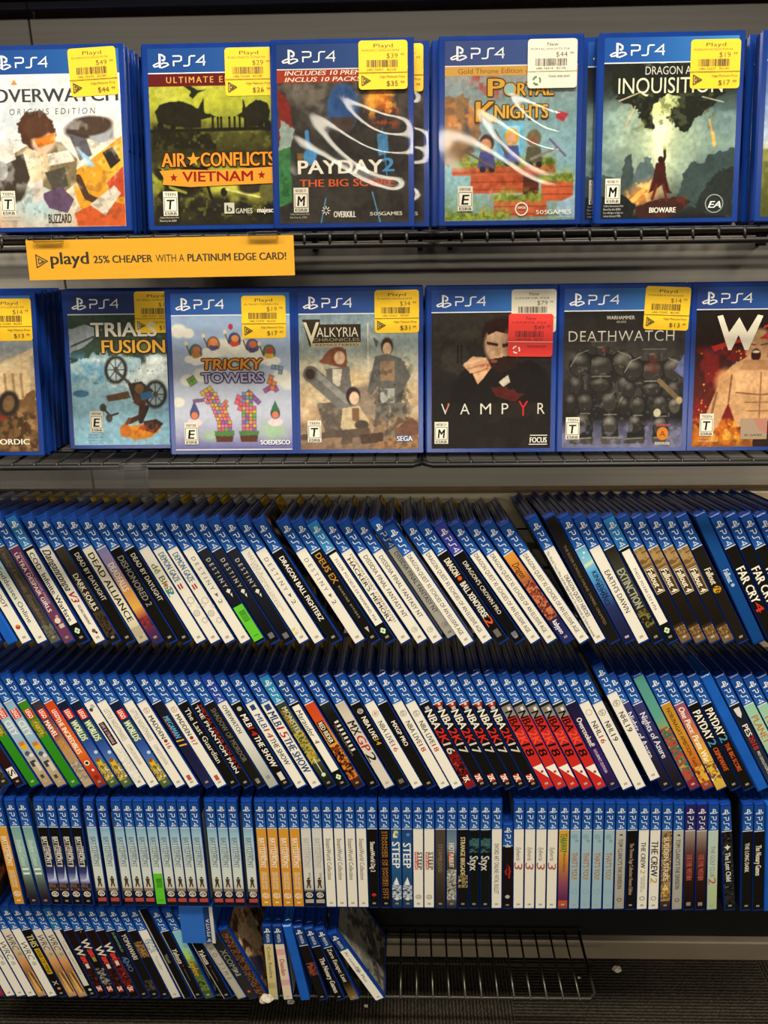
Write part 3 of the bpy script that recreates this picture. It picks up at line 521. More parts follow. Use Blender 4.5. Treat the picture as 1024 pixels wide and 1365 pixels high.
sty('syberia', 'white spine with small grey script and red numeral', W, T('Syberia', .40, .53, .5, '6a655c', b=-.008, sh=.3), T('3', .55, .62, .9, 'a8564c', b=-.005, sh=.1), PUBW)
sty('tearaway', 'yellow-to-purple spine with green ragged title', [(.2, 'd89a2c'), (.4, 'd8b04a'), (.55, 'c8843c'), (.75, '8c4a5a'), (.92, '5a2a50'), (1, 'a04a34')], T('TEARAWAY', .27, .45, .75, '3c7a34', b=.05), T('Unfolded Edition', .44, .64, .3, '6a4a2a', u=.2), R(.92, .975, -.95, .95, 'b8522c'), PUBW)
sty('thats', 'light blue spine with golden outlined title', [(.2, '9cb9c4'), (1, '93b3c2')], E(.30, -.2, .7, '86a8b8'), E(.34, .3, .4, '7f9fb0'), T("THAT'S YOU!", .45, .71, .62, 'f2e8cc', b=.12), T("THAT'S YOU!", .45, .71, .62, 'a5701a', b=.02), O(.83, 0, .6, .1, '7f9fb0'), PUBW)
sty('division', 'silver-grey spine with thin black capitals', [(.2, 'b8b6ac'), (.5, 'b0aea4'), (1, 'a09c90')], R(.215, .24, -1, 1, '3a3834'), P('2a2824', (.27, .1), (.29, .5), (.285, -.4)), T("TOM CLANCY'S THE DIVISION", .32, .80, .48, '45423b', b=.01), O(.91, 0, .42, .14, '3c3933'), PUBW)
sty('telltale', 'black spine with long mixed-case beige title', '161310', T('The Thrones Saga Collection: Houses Edition', .36, .86, .42, 'a8947a', b=.02), PUBK)
sty('crewa', 'white spine with dotted lines under black title', W, T('THE CREW', .35, .60, .5, '2a2825', b=.05, sh=.15), T('2', .61, .65, .5, 'b89a2c', b=.05, sh=.15), T('DELUXE EDITION', .67, .80, .2, '8c887c', u=.3, sp=1.3), T('EDITION DELUXE', .69, .83, .2, '8c887c', u=-.2, sp=1.3), O(.895, 0, .5, .12, '5a564e'), PUBW)
sty('crewb', 'white spine with tall bold black title, yellow numeral', W, T('THE CREW', .34, .68, .72, '1d1b18', b=.06, sh=.12), T('2', .69, .74, .72, 'b89a2c', b=.06, sh=.12), O(.895, 0, .5, .12, '5a564e'), PUBW)
sty('sudden', 'smoky orange spine with pale block title', [(.2, '8c8678'), (.4, '8c7a5c'), (.6, 'a08250'), (.75, 'd09a3c'), (.85, '6a4a2c'), (1, '2c2018')], N(.25, .92, ['8c8678', 'a88a54', '5a4a38', 'd4a040'], 3, 11), T('SUDDEN STRIKE', .30, .72, .55, 'e2d8bc', b=.02), T('4', .75, .82, .7, 'e8c87a', b=.05), PUBK)
sty('evil', 'dark brown-red spine with red-white title', [(.2, 'a89c90'), (.3, '8c7a70'), (.45, '5c3c34'), (.7, '2e1a16'), (1, '1a110f')], T('THE EVIL WITHIN', .46, .71, .6, 'ece0d4', b=.07), T('THE EVIL WITHIN', .46, .71, .6, 'a8302a', b=.02), R(.93, .965, -.5, .4, '8c8478'), hdr=('2a2460', '34306c'))
sty('golf', 'mint-white spine with thin grey title, pink numeral', [(.2, 'b4c8c0'), (.6, 'b8c8b4'), (.8, 'b0be94'), (1, 'a8b88c')], T('THE GOLF CLUB', .38, .68, .48, '7a827c', b=-.005), T('2', .69, .75, .8, 'a8505a', b=.02), PUBW)
sty('lost', 'crinkled black spine with white star, curly title', '1a1917', N(.25, .95, ['1a1917', '2c2b28', '121110', '5c5b56'], 3, 14), P('dedbd0', (.36, 0), (.38, .2), (.385, .7), (.40, .25), (.42, 0), (.40, -.25), (.385, -.7), (.38, -.2)), T('The Lost Child', .44, .72, .55, 'e4e1d6', b=.02), PUBK)
sty('longdark', 'black spine with narrow white capitals', '171512', T('THE LONG DARK', .35, .63, .45, 'd8d2c4', b=.05), PUBK)
sty('nonary', 'black spine with uneven cream storybook capitals', '171512', T('The Nonary Games', .37, .66, .6, 'dcd6c4', b=.04), PUBK)
# ---- bottom row
sty('wrcred', 'white spine with red lower part', [(.2, W), (.55, W), (.6, 'a83428'), (1, '98291f')], T('WRC', .30, .45, .6, '4a463f', b=.0), PUBW)
sty('wrcw', 'white spine with thin slanted black title', W, T('WRC', .38, .58, .7, '4f4b44', b=-.008, sh=.2), T('8', .60, .64, .5, '8fae8c'), PUBW)
sty('wrcs', 'white-to-sand spine with desert rally streaks', [(.2, 'd8d2c4'), (.42, 'cfc2ac'), (.52, 'c6a684'), (.6, 'd0955a'), (.75, '8c6236'), (.9, 'c99a52'), (1, 'b8894a')], T('WRC', .30, .47, .75, '45413a', b=-.005, sh=.2), E(.515, .2, .5, '8f9f7a'), P('d8b06a', (.72, -.3), (.72, -.1), (.97, .3), (.97, -.3)), P('4a3420', (.70, .1), (.74, .4), (.95, .8), (.95, .5)), P('d8a85a', (.70, .6), (.72, .9), (.95, .98), (.90, .9)), PUBW)
sty('titus', 'black spine with solid yellow title block', K, T('THIS', .30, .43, .8, 'c8bc7c', b=.06), R(.45, .74, -.62, .62, 'c8a21e'), T('WAR OF MINE', .46, .73, .5, '5c4a12', b=.03), T('X', .82, .87, .6, 'b8b4a8', b=.05), E(.91, .1, .4, 'c8785c'), PUBK)
sty('halflab', 'black spine with narrow white stock label', K, R(.24, .87, -.9, .35, 'd4d0c2'), T('715036  PO-WRESTLE PS4', .36, .74, .26, '8c887c', u=-.25, b=0), E(.92, 0, .4, 'b8d0a8'), PUBK, hdr=('26649c', '2e72aa'))
W2 = lambda v, y: [T('W', v, v + .11, .95, 'd4cfc2', b=.09), R(v + .11, v + .20, -.5, .5, 'a82a26'), T('2K', v + .115, v + .19, .6, 'd8483c', b=.06), R(v + .2, v + .25, -.4, .4, y), R(.87, .94, -.6, .5, 'a8322a'), T('2K', .88, .93, .6, 'e4d8cc', b=.06)]
sty('w2k', 'black-brown spine with white W over red block', [(.2, '1c120f'), (.6, '20120e'), (1, '140d0b')], N(.6, .86, ['1c120f', '3a1814', '1a100d', '5a2a20'], 3, 5), *W2(.42, 'd0ccc0'))
sty('w2kb', 'black spine with W over red and olive blocks', [(.2, '1c130f'), (1, '160e0b')], E(.26, .2, .2, '8c5a34'), N(.65, .86, ['1c120f', '8c8a80', '1a100d', '2c1c16'], 3, 8), *W2(.34, '8a8a34'))
sty('w2kc', 'black spine with W block and fiery red foot', [(.2, '1a110e'), (.6, '24110e'), (1, '1a0e0b')], N(.55, .86, ['24110e', '7a1f1a', '2a120e', '9a3a22'], 3, 15), E(.89, 0, .8, 'a8782c'), *W2(.38, 'd0ccc0'))
sty('teal2', 'black spine with thin teal lettering and blue ring', '171414', T('SUBWORLD', .26, .48, .3, '6a9c8c', u=.2, b=.02), O(.58, -.1, .7, .12, '3a8cac'), T('ANO', .53, .70, .6, '5a6a9c', b=.02), PUBK)
sty('yoma', 'black spine with white playful capitals', '161413', T('YOMAWARI', .28, .56, .6, 'cfc9bc', b=.02), N(.8, .92, ['161413', '4a4030', '161413'], 3, 4), PUBK)
sty('bronze', 'black spine with bronze crest lettering', '181411', N(.36, .54, ['181411', '8c6a3c', '2a2018', 'a8824c'], 2, 9), T('OAK', .40, .52, .6, '9c7a48', b=.06), PUBK)
sty('yakw', 'white spine with grey sketch at top', [(.2, W), (1, 'cfccbe')], N(.33, .48, ['b8bcc0', 'dedbd0', '8c98a4', W], 2.2, 6), T('Yonder', .52, .68, .45, 'a8a498', b=0), PUBW)
sty('thin', 'thin black sleeve with pale edge', '131110', R(.0, 1.0, -1, -.75, 'b8b4a8'), T('Yakutsk', .50, .60, .4, '8c8880'), nohdr=True)
sty('yakuza', 'black spine with white italic title and red mark', '151312', T('Yakuza', .44, .60, .6, 'd4cfc2', b=.04, sh=.2), E(.63, .1, .2, '8c3a3a'), R(.66, .80, -.1, .05, '5a564e'), R(0, 1, -1, -.82, 'a8a498'), PUBK)
sty('yooka', 'sky-to-jungle spine with lime cartoon title', [(.2, '7fc0d0'), (.42, '8cc8d0'), (.55, '6a9a6a'), (.65, '4a5c2c'), (.85, '3a4a24'), (1, '4a5a2c')], T('Yooka', .42, .55, .8, 'b4d03a', b=.08, sh=.1), T('Laylee', .56, .74, .8, 'c89a2c', b=.08, sh=.1), N(.74, .92, ['4a5c2c', '6a7c3c', '34421f'], 3, 9), PUBW)
sty('zero', 'silver-grey card spine with spaced letters', [(0, '9c988c'), (1, 'a8a496')], R(.02, .98, -.6, .6, 'b0ac9e'), T('ZERO TIME', .10, .72, .5, '6a665c', b=0, sp=1.9), nohdr=True)
sty('xcom', 'dark charcoal spine with grey letters and 2', [(0, '24231f'), (1, '2c2b27')], T('XCOM', .28, .56, .75, '7f8078', b=.02), R(.57, .66, -.6, .6, '8c948c'), T('2', .58, .65, .75, '2c2b27', b=.06), E(.90, 0, .35, 'c8584a'), nohdr=True)
sty('vpic', 'dark wordless spine under a tan picture cover', [(0, '3a2a20'), (.5, '2a201a'), (1, '4a2c1c')], N(.05, .95, ['3a2a20', '6a4a34', '241a14', '8c5a34'], 3, 21), nohdr=True)
VH = ('14336c', '1b4080')
sty('vyellow', 'small cream-yellow spine with thin dark title', [(.2, 'cabb84'), (1, 'c2b27a')], T('Code: Realize', .27, .70, .4, '5a5034', b=0), PUBW, hdr=VH)
sty('vpink', 'small cream spine with pink bands, red lettering', [(.2, 'd8c8b0'), (1, 'd4c4aa')], R(.30, .38, -1, 1, 'd0a0a0'), R(.72, .80, -1, 1, 'd0a0a0'), T('Dandan', .44, .66, .55, 'a8483c', b=.05), PUBW, hdr=VH)
sty('vred', 'small black spine with dark red calligraphy', '181412', N(.48, .66, ['181412', '7a3a2c', '181412', '5a2c24'], 2, 6), T('Mado', .48, .64, .7, '8c4a34', b=.03), PUBK, hdr=VH)
sty('vnon', 'small black spine with white storybook capitals', '151312', T('The Nonary Games', .40, .90, .6, 'd4cfc2', b=.05), PUBK, hdr=VH)
sty('vzero', 'small black spine with white title, golden foot', [(.2, '15130f'), (.75, '1c1712'), (.9, '6a5430'), (1, '8c7440')], T('Zero Escape: Last', .26, .74, .5, 'd4cfc2', b=.03), PUBK, hdr=VH)
sty('vwhite', 'small white spine leaning far left', W, T('Ar nosurge Plus', .26, .72, .4, '6a665c', b=0), T('III', .5, .56, .5, '7f7b70'), PUBW, hdr=VH)

SP_H, SP_Z0, SP_Z1, SP_U = 0.163, 0.0035, 0.1665, 0.0060
def build_spine_print(p, key, H=0.17):
    """adds the spine of design `key` to printed matter p, in metres across / up"""
    look, base, items, hdr, nohdr = STY[key]
    z1 = H - .0035; L = H - .007
    vz = lambda v: z1 - v * L
    k = L / SP_H
    if isinstance(base, str): base = [(0, base), (1, base)]
    vs = [a for a, _ in base]
    top = 0.0 if nohdr else 0.225
    rows = sorted(set([top, 1.0] + [a for a in vs if top < a < 1.0] + [top + (1 - top) * i / 12 for i in range(13)]))
    cs = np.array([hx(c) for _, c in base])
    cols = [s2l(np.array([np.interp(r, vs, cs[:, j]) for j in range(3)])) for r in rows]
    p.gradrows(-SP_U, SP_U, [vz(r) for r in rows], cols)
    for it in items:
        a = it[0]
        if a == 'T':
            _, t, v0, v1, h, col, u, b, sh, sp = it
            cap = h * 2 * SP_U
            p.text(t, vz(v0), vz(v1), u * SP_U - cap / 2, cap, col, bold=b + .016, shear=sh, rot=-90, space=sp)
        elif a == 'R': p.rect(it[3] * SP_U, it[4] * SP_U, vz(it[2]), vz(it[1]), it[5])
        elif a == 'E': p.ell(it[2] * SP_U, vz(it[1]), it[3] * SP_U, it[3] * SP_U * it[5], it[4], 12)
        elif a == 'O': p.ring(it[2] * SP_U, vz(it[1]), it[3] * SP_U, it[4] * SP_U, it[5])
        elif a == 'P': p.poly([(u * SP_U, vz(v)) for v, u in it[2]][::-1], it[1])
        elif a == 'N':
            _, v0, v1, cl, cell, seed = it
            n = max(6, int((v1 - v0) * 150)); n1 = vnoise(n, 10, cell, seed, 2); n2 = (n1 - n1.min()) / (n1.max() - n1.min() + 1e-6) * (len(cl) - .01)
            C4 = np.array([hx(c) for c in cl]); i0 = np.clip(n2.astype(int), 0, len(cl) - 1)
            p.grid(-SP_U, SP_U, vz(v1), vz(v0), C4[i0])
    if not nohdr:
        p.gradrows(-SP_U, SP_U, [vz(0), vz(.11), vz(.240)], [s2l(hx(hdr[0])), s2l(hx(hdr[0])), s2l(hx(hdr[1]))])
        p.rect(-SP_U, SP_U, vz(.240), vz(.233), 'd9dde0')
        p.shape(PSSYM, -.0045, vz(.083), .0090, .0080, 'eeeee8')
        if H < .15 and key != 'emblem': p.text('PSVITA', vz(.10), vz(.21), -.002, .0045, 'dfe2e6', rot=-90, bold=.01)
        else: p.shape(PS4W, -.0031, vz(.103), .0067, .0062, 'eef0ee', rot=-90)
# ------------------------------------------------------------------ room shell
WALL_Y = 0.95
def struct(o): o['kind'] = 'structure'; return o
mb = MB(); mb.v = [(-4, -4, 0), (4, -4, 0), (4, 1.2, 0), (-4, 1.2, 0)]; mb.f = [(0, 1, 2, 3)]
struct(mb.build('floor', M['carpet']))
SEAM = at(88, 385, WALL_Y).x
G0, GP, GH = 0.757, 0.0758, 0.0088      # lowest visible groove, pitch, opening
def slats(name, z_lo, z_hi, m):
    mb = MB()
    for x0, x1 in ((-2.6, SEAM - .0008), (SEAM + .0008, 2.6)):
        k = math.floor((z_lo - G0) / GP + 1e-6)
        while G0 + k * GP < z_hi - 1e-6:
            a = max(z_lo, G0 + k * GP + GH); b = min(z_hi, G0 + (k + 1) * GP)
            if b > a: mb.quad_box(x0, x1, WALL_Y, WALL_Y + .016, a, b, bev=.0008)
            k += 1
    return struct(mb.build(name, m))
slats('wall_back', G0, 2.75, M['slat'])
slats('wall_back_lower', .30, G0, M['slatlow'])
mb = MB(); mb.quad_box(-2.6, 2.6, WALL_Y + .0155, WALL_Y + .03, .30, 2.75)
struct(mb.build('wall_back_core', M['mdf']))
mb = MB(); mb.quad_box(-2.6, 2.6, WALL_Y, WALL_Y + .03, .035, .30)  # flat black stretch of wall between baseboard and slats
struct(mb.build('wall_back_foot', M['black']))
mb = MB(); mb.quad_box(-2.6, 2.6, WALL_Y - .012, WALL_Y + .03, 0, .036, bev=.002)
struct(mb.build('baseboard_back', M['base']))

# unseen solid board added to shade the wall, stands in for an upper shelf
mb = MB(); mb.quad_box(-2.6, 2.6, .842, WALL_Y - .001, 1.302, 1.316, bev=.002)
struct(mb.build('shade_board', M['black']))
# ------------------------------------------------------------------ wire shelves
def wire_shelf(label, z, x0, x1, y0=.782, y1=.945, pitch=.0235, lip=.010, fence=0.0, hooks=(), group=None, light=False, tilt=0.0):
    """flat wire shelf: z is the top of the cross wires"""
    m = M['wire']
    root = thing('wire_shelf', label, 'shelf', group, Matrix.Translation(((x0 + x1) / 2, y1, z - (y1 - .80) * math.sin(tilt))) @ Matrix.Rotation(-tilt, 4, 'X'))
    inv = Vector(((x0 + x1) / 2, y1, z))
    L = lambda p: tuple(Vector(p) - inv)
    r = .0017
    f = MB(); c = .008
    f.tube([L(p) for p in ((x0, y1, z - 2 * r), (x0, y0 + c, z - 2 * r), (x0 + c, y0, z - 2 * r), (x1 - c, y0, z - 2 * r), (x1, y0 + c, z - 2 * r), (x1, y1, z - 2 * r))], .0022)
    f.build('frame_rail', m, root, True)
    if lip:
        f = MB()
        f.tube([L(p) for p in ((x0, y0 + .03, z - lip), (x0, y0 + c - .004, z - lip), (x0 + c, y0 - .004, z - lip), (x1 - c, y0 - .004, z - lip), (x1, y0 + c - .004, z - lip), (x1, y0 + .03, z - lip))], .0028)
        f.build('lip_rail', m, root, True)
    f = MB()
    for yy in (y0 + .055, y1 - .012): f.tube([L((x0, yy, z - 2 * r)), L((x1, yy, z - 2 * r))], .0022)
    f.build('support_rail', m, root, True)
    f = MB(); n = int((x1 - x0) / pitch)
    for i in range(1, n):
        x = x0 + (x1 - x0) * i / n
        pts = [(x, y1, z - r), (x, y0 - .002, z - r), (x, y0 - .005, z - lip * .8 - r)] if lip else [(x, y1, z - r), (x, y0 - .004, z - r)]
        f.tube([L(p) for p in pts], r * .9, 6)
    f.build('cross_wires', m, root, True)
    if fence:
        f = MB(); yb = y1 - .006
        f.tube([L(p) for p in ((x0, yb, z - .004), (x0, yb, z + fence), (x1, yb, z + fence), (x1, yb, z - .004))], .0022)
        f.tube([L((x0, yb, z + fence * .5)), L((x1, yb, z + fence * .5))], .0017)
        for i in range(1, 8): f.tube([L((x0 + .08 * i, yb, z)), L((x0 + .08 * i, yb, z + fence))], .0017)
        f.build('back_fence', m, root, True)
    for hxp in hooks:
        f = MB(); 
        f.quad_box(*[a - b for a, b in zip((hxp - .0025, hxp + .0025), (inv.x,) * 2)], y1 - .012 - inv.y, WALL_Y + .006 - inv.y, -.02, .012)
        f.quad_box(hxp - .0025 - inv.x, hxp + .0025 - inv.x, WALL_Y - .006 - inv.y, WALL_Y - .001 - inv.y, -.02, (.13 if fence or light else .03))
        f.build('bracket', m, root)
    return root
TILT = math.radians(7)
Z1 = at(600, 306).z; Z2 = at(512, 608).z; ZA = at(512, 862).z; ZB = at(512, 1055).z; ZC = at(512, 1212).z; ZD = .062
XL, XR = -1.05, 1.05
sx = lambda px, Y, z: x_on(px, Y, z)
s1a = wire_shelf('black wire shelf under the top display row, left section with yellow sign', Z1, XL, sx(576, .79, Z1), lip=.013, hooks=(-.5, -.1, sx(560, .94, Z1)), group='black wire shelves')
s1b = wire_shelf('black wire shelf under the top display row, right section', Z1, sx(581, .79, Z1), XR, lip=.013, hooks=(sx(600, .94, Z1), .4), group='black wire shelves')
s2a = wire_shelf('black wire shelf under the second display row, left section with clear holder', Z2, XL, sx(560, .788, Z2), y0=.788, lip=.006, hooks=(-.4, .02), group='black wire shelves')
s2b = wire_shelf('black wire shelf under the second display row, right section', Z2, sx(566, .788, Z2), XR, y0=.788, lip=.006, hooks=(.08, .5), group='black wire shelves')
sa1 = wire_shelf('black wire shelf under left part of the upper leaning row', ZA, XL, sx(688, .80, ZA), y0=.845, lip=0, tilt=TILT, hooks=[sx(p, WALL_Y, G0) for p in (140, 505, 630)], light=True, group='black wire shelves')
sa2 = wire_shelf('black wire shelf with back fence under right part of upper leaning row', ZA, sx(694, .80, ZA), XR, y0=.845, lip=0, tilt=TILT, fence=.105, hooks=[sx(p, WALL_Y, G0) for p in (694, 960)], group='black wire shelves')
sb = wire_shelf('black wire shelf under the lower leaning row', ZB, XL, XR, y0=.845, lip=0, tilt=TILT, hooks=(-.5, 0, .5), group='black wire shelves')
sc = wire_shelf('black wire shelf under the upright row', ZC, XL, XR, y0=.845, lip=0, hooks=(-.5, 0, .5), group='black wire shelves')
sdl = wire_shelf('half-empty lowest wire shelf just above the dark carpet', ZD, XL, sx(794, .825, ZD), y0=.822, y1=.935, pitch=.0225, lip=0, group='black wire shelves')
M['wire_low'] = M['steelwire']
for ch in sdl.children: ch.data.materials[0] = M['steelwire']

# ------------------------------------------------------------------ game case
CT, CH, CW = .0136, .170, .135
def shell_mesh(name, T_, H, Wd, m):
    b = MB(); h = T_ / 2
    b.quad_box(-h, -h + .0017, .0012, Wd, 0, H, bev=.0006)
    b.quad_box(h - .0017, h, .0012, Wd, 0, H, bev=.0006)
    b.quad_box(-h + .0004, h - .0004, 0, .0095, .0004, H - .0010, bev=.0013)
    b.quad_box(-h + .0018, -.0003, .010, Wd - .0016, .0014, H - .0016, bev=.0004)
    b.quad_box(.0003, h - .0018, .010, Wd - .0016, .0014, H - .0016, bev=.0004)
    b.quad_box(-.0030, .0030, .0100, .016, H - .0030, H - .0008, bev=.0006)
    b.quad_box(-.0030, .0030, Wd - .004, Wd - .0004, H * .44, H * .56, bev=.0005)
    me = bpy.data.meshes.new(name); me.from_pydata(b.v, [], b.f); me.materials.append(m); me.update()
    return me
SHELL = shell_mesh('case_shell', CT, CH, CW, M['case'])
SHELL_BARE = shell_mesh('case_shell_bare', CT, CH, CW, M['clearcase'])
SHELL_V = shell_mesh('case_shell_small', .0132, .137, .105, M['case'])
SHELL_VB = shell_mesh('case_shell_small_bare', .0132, .137, .105, M['clearcase'])

def fmap_case(T_):
    def f(V, H):
        s, t = V[:, 0], V[:, 1]; out = np.zeros((len(V), 3)); out[:, 2] = t
        a = s < .012; b = (s >= .012) & (s < .2); c = s >= .2
        out[a, 0] = s[a]; out[a, 1] = -.00015 - H[a]
        out[b, 0] = T_ / 2 + .00015 + H[b]; out[b, 1] = s[b] - .02
        out[c, 0] = -T_ / 2 - .00015 - H[c]; out[c, 1] = s[c] - .22
        return out
    return f

def rrect(x0, x1, y0, y1, r, n=4):
    o = []
    for cx, cy, a in ((x1 - r, y1 - r, 0), (x0 + r, y1 - r, 90), (x0 + r, y0 + r, 180), (x1 - r, y0 + r, 270)):
        o += [(cx + r * math.cos(math.radians(a + 90 * i / n)), cy + r * math.sin(math.radians(a + 90 * i / n))) for i in range(n + 1)]
    return o
def barcode(p, x0, x1, y0, y1, col, seed, n=26):
    rg = random.Random(seed); x = x0
    while x < x1:
        wd = rg.choice((.0003, .0005, .0009)); p.rect(x, min(x + wd, x1), y0, y1, col); x += wd + rg.choice((.0003, .0005, .0008))
def tri_logo(p, x, y, s, col):
    p.line([(x, y), (x, y + s), (x + .9 * s, y + s * .5), (x, y)], s * .09, col)
    p.line([(x + .18 * s, y + .28 * s), (x + .18 * s, y + .72 * s), (x + .55 * s, y + .5 * s), (x + .18 * s, y + .28 * s)], s * .08, col)
    p.line([(x + .18 * s, y + .28 * s), (x + .7 * s, y + .5 * s)], s * .07, col)
def recycle(p, x, y, s, col):
    for k in range(3):
        a = math.radians(90 + 120 * k); b = a + math.radians(78)
        p.line([(x + s * math.cos(a + (b - a) * i / 4), y + s * math.sin(a + (b - a) * i / 4)) for i in range(5)], s * .42, col)
def sticker_print(kind, code, price, price2=None, seed=1, full=True):
    """46 x 43 mm price sticker, origin at its lower left"""
    p = Pr(); bgc = {'y': 'f6c604', 'w': 'd8d2be', 'r': 'e02a22'}[kind]; ink = {'y': '3c3414', 'w': '34302a', 'r': '3a0f0c'}[kind]
    Wd, Hh = .0455, .043
    p.poly(rrect(0, Wd, 0, Hh, .003), bgc)
    head = 'Playd' if kind == 'y' else 'New'
    hw = .018 if kind == 'y' else .010
    p.text(head, .023 - hw / 2, .023 + hw / 2, .0368, .0034, ink, bold=.012)
    p.text(code, .003, .038, .0333, .0019, ink)
    a, b = price.split('.')
    p.text('$' + a, .026, .0365, .0272, .0046, ink, bold=-.005); p.text(b, .039, .0425, .0293, .0022, ink)
    barcode(p, .007, .036, .0195, .0258, ink, seed)
    p.text('(48) 72%d   %d0' % (300 + seed * 7, 8213 + seed), .008, .035, .0166, .0018, ink)
    p.rect(0, Wd, .0145, .0150, {'y': '5a4c10', 'w': '8a9a6a', 'r': 'f0d8cc'}[kind])
    if kind == 'y':
        tri_logo(p, .003, .0035, .0085, ink)
        p.text('Edge Platinum Price', .020, .043, .0102, .0021, ink)
        a, b = (price2 or '17.99').split('.')
        p.text('$' + a, .026, .0365, .0030, .0046, ink, bold=-.005); p.text(b, .039, .0425, .0052, .0022, ink)
    else:
        recycle(p, .0085, .0068, .0033, '3f7a44' if kind == 'w' else 'f2e6dc')
        p.text('TRADE AND SAVE!', .019, .039, .0095, .0019, ink)
    return p
def mini_sticker(kind):
    p = Pr(); bgc = {'y': 'f6c604', 'w': 'dcd8c8', 'r': 'd02a22'}[kind]; ink = '4a4018'
    p.poly(rrect(0, .0455, 0, .043, .003), bgc); barcode(p, .007, .036, .0195, .0258, ink, 3); p.rect(0, .0455, .0145, .0150, ink)
    p.text('Playd' if kind == 'y' else 'New', .014, .032, .0368, .0034, ink); p.text('$19', .026, .0365, .0272, .0046, ink)
    return p
def sticker_on_front(p, s0, t0, T_=CT, rot=0.0, lift=.0004):
    c, s = math.cos(math.radians(rot)), math.sin(math.radians(rot))
    xf = lambda V: np.stack([V[:, 0] * c - V[:, 1] * s + s0, V[:, 0] * s + V[:, 1] * c + t0], 1)
    fm = lambda V, H: np.stack([np.full(len(V), T_ / 2 + lift) + H, V[:, 0], V[:, 1]], 1)
    return xf, fm
MINI = {}
for k_ in 'ywr':
    for small in (0, 1):
        xf, fm = sticker_on_front(None, (.086 if not small else .056), (.1262 if not small else .0932), CT if not small else .0132)
        o = mini_sticker(k_).build('price_sticker', fm, M['sticker'], xf=xf); MINI[k_, small] = o.data; bpy.data.objects.remove(o)

def green_sticker(v0, v1, parent):
    p = Pr(); z1 = .1665 - v0 * .163; z0 = .1665 - v1 * .163
    p.rect(-.0059, .0059, z0, z1, '5cc41e')
    zz = z0 + (z1 - z0) * .55; rg = random.Random(5)
    while zz < z1 - (z1 - z0) * .15:
        wd = rg.choice((.0004, .0008)); p.rect(-.003, .0045, zz, zz + wd, '2f6a14'); zz += wd + .0006
    p.rect(-.003, .003, z0 + .006, z0 + .007, '3f8a1a')
    return p.build('green_sticker', lambda V, H: np.stack([V[:, 0], -.0008 - H, V[:, 1]], 1), M['sticker'], parent)

INS = {}
def insert_mesh(key, small=False, front=None, psv=None):
    kk = (key, small, front is not None and front)
    if kk in INS: return INS[kk]
    H = .137 if small else CH; Wd = .105 if small else CW; T_ = .0132 if small else CT
    p = Pr(); build_spine_print(p, key, H)
    look, base, items, hdr, nohdr = STY[key]
    bc = base if isinstance(base, str) else base[len(base) // 2][1]
    if bc == W: bc = 'b9b6ac'
    x0, x1 = .02 + .0075, .02 + Wd - .0055
    z0, z1 = .0045, H - .0045
    if front is None:
        zh = z1 - .022
        p.rect(x0, x1, z0, zh, bc); p.rect(x0, x1, zh, z1, '16386f'); p.rect(x0, x1, zh - .0006, zh, 'd0d0d0')
        p.shape(PS4W, x0 + .025, zh + .007, .009, .008, 'c9ccd0'); p.shape(PSSYM, x0 + .005, zh + .006, .013, .011, 'c9ccd0')
        rg = random.Random(len(key) * 31 + ord(key[0]))
        for _ in range(5): p.ell(rg.uniform(x0 + .02, x1 - .02), rg.uniform(z0 + .02, zh - .02), rg.uniform(.008, .018), rg.uniform(.008, .02), rg.choice(('8c7a5a', '4a4a50', 'b4a88c', '3a3026', '7a5a44')))
    else: FRONTS[front](p, x0, x1, z0, z1)
    p.rect(.22 + .0075, .22 + Wd - .0055, z0, z1, '2a2a30' if bc != 'b9b6ac' else '6a6a68')
    o = p.build('printed_insert', fmap_case(T_), M['print'])
    INS[kk] = o.data; bpy.data.objects.remove(o)
    return INS[kk]
FRONTS = {}

ORD = lambda n: '%d%s' % (n, 'th' if 10 <= n % 100 <= 20 else {1: 'st', 2: 'nd', 3: 'rd'}.get(n % 10, 'th'))
def spine_case(key, mtx, label, group, bare=False, small=False, sticker=None, front=None, green=None):
    root = thing('game_case', label, 'video game', group, mtx)
    sh = (SHELL_VB if bare else SHELL_V) if small else (SHELL_BARE if bare else SHELL)
    link('case_shell', sh, root)
    if not bare:
        link('printed_insert', insert_mesh(key, small, front), root)
        if sticker: 
            o = link('price_sticker', MINI[sticker, int(small)], root)
        if green: green_sticker(green[0], green[1], root)
    return root

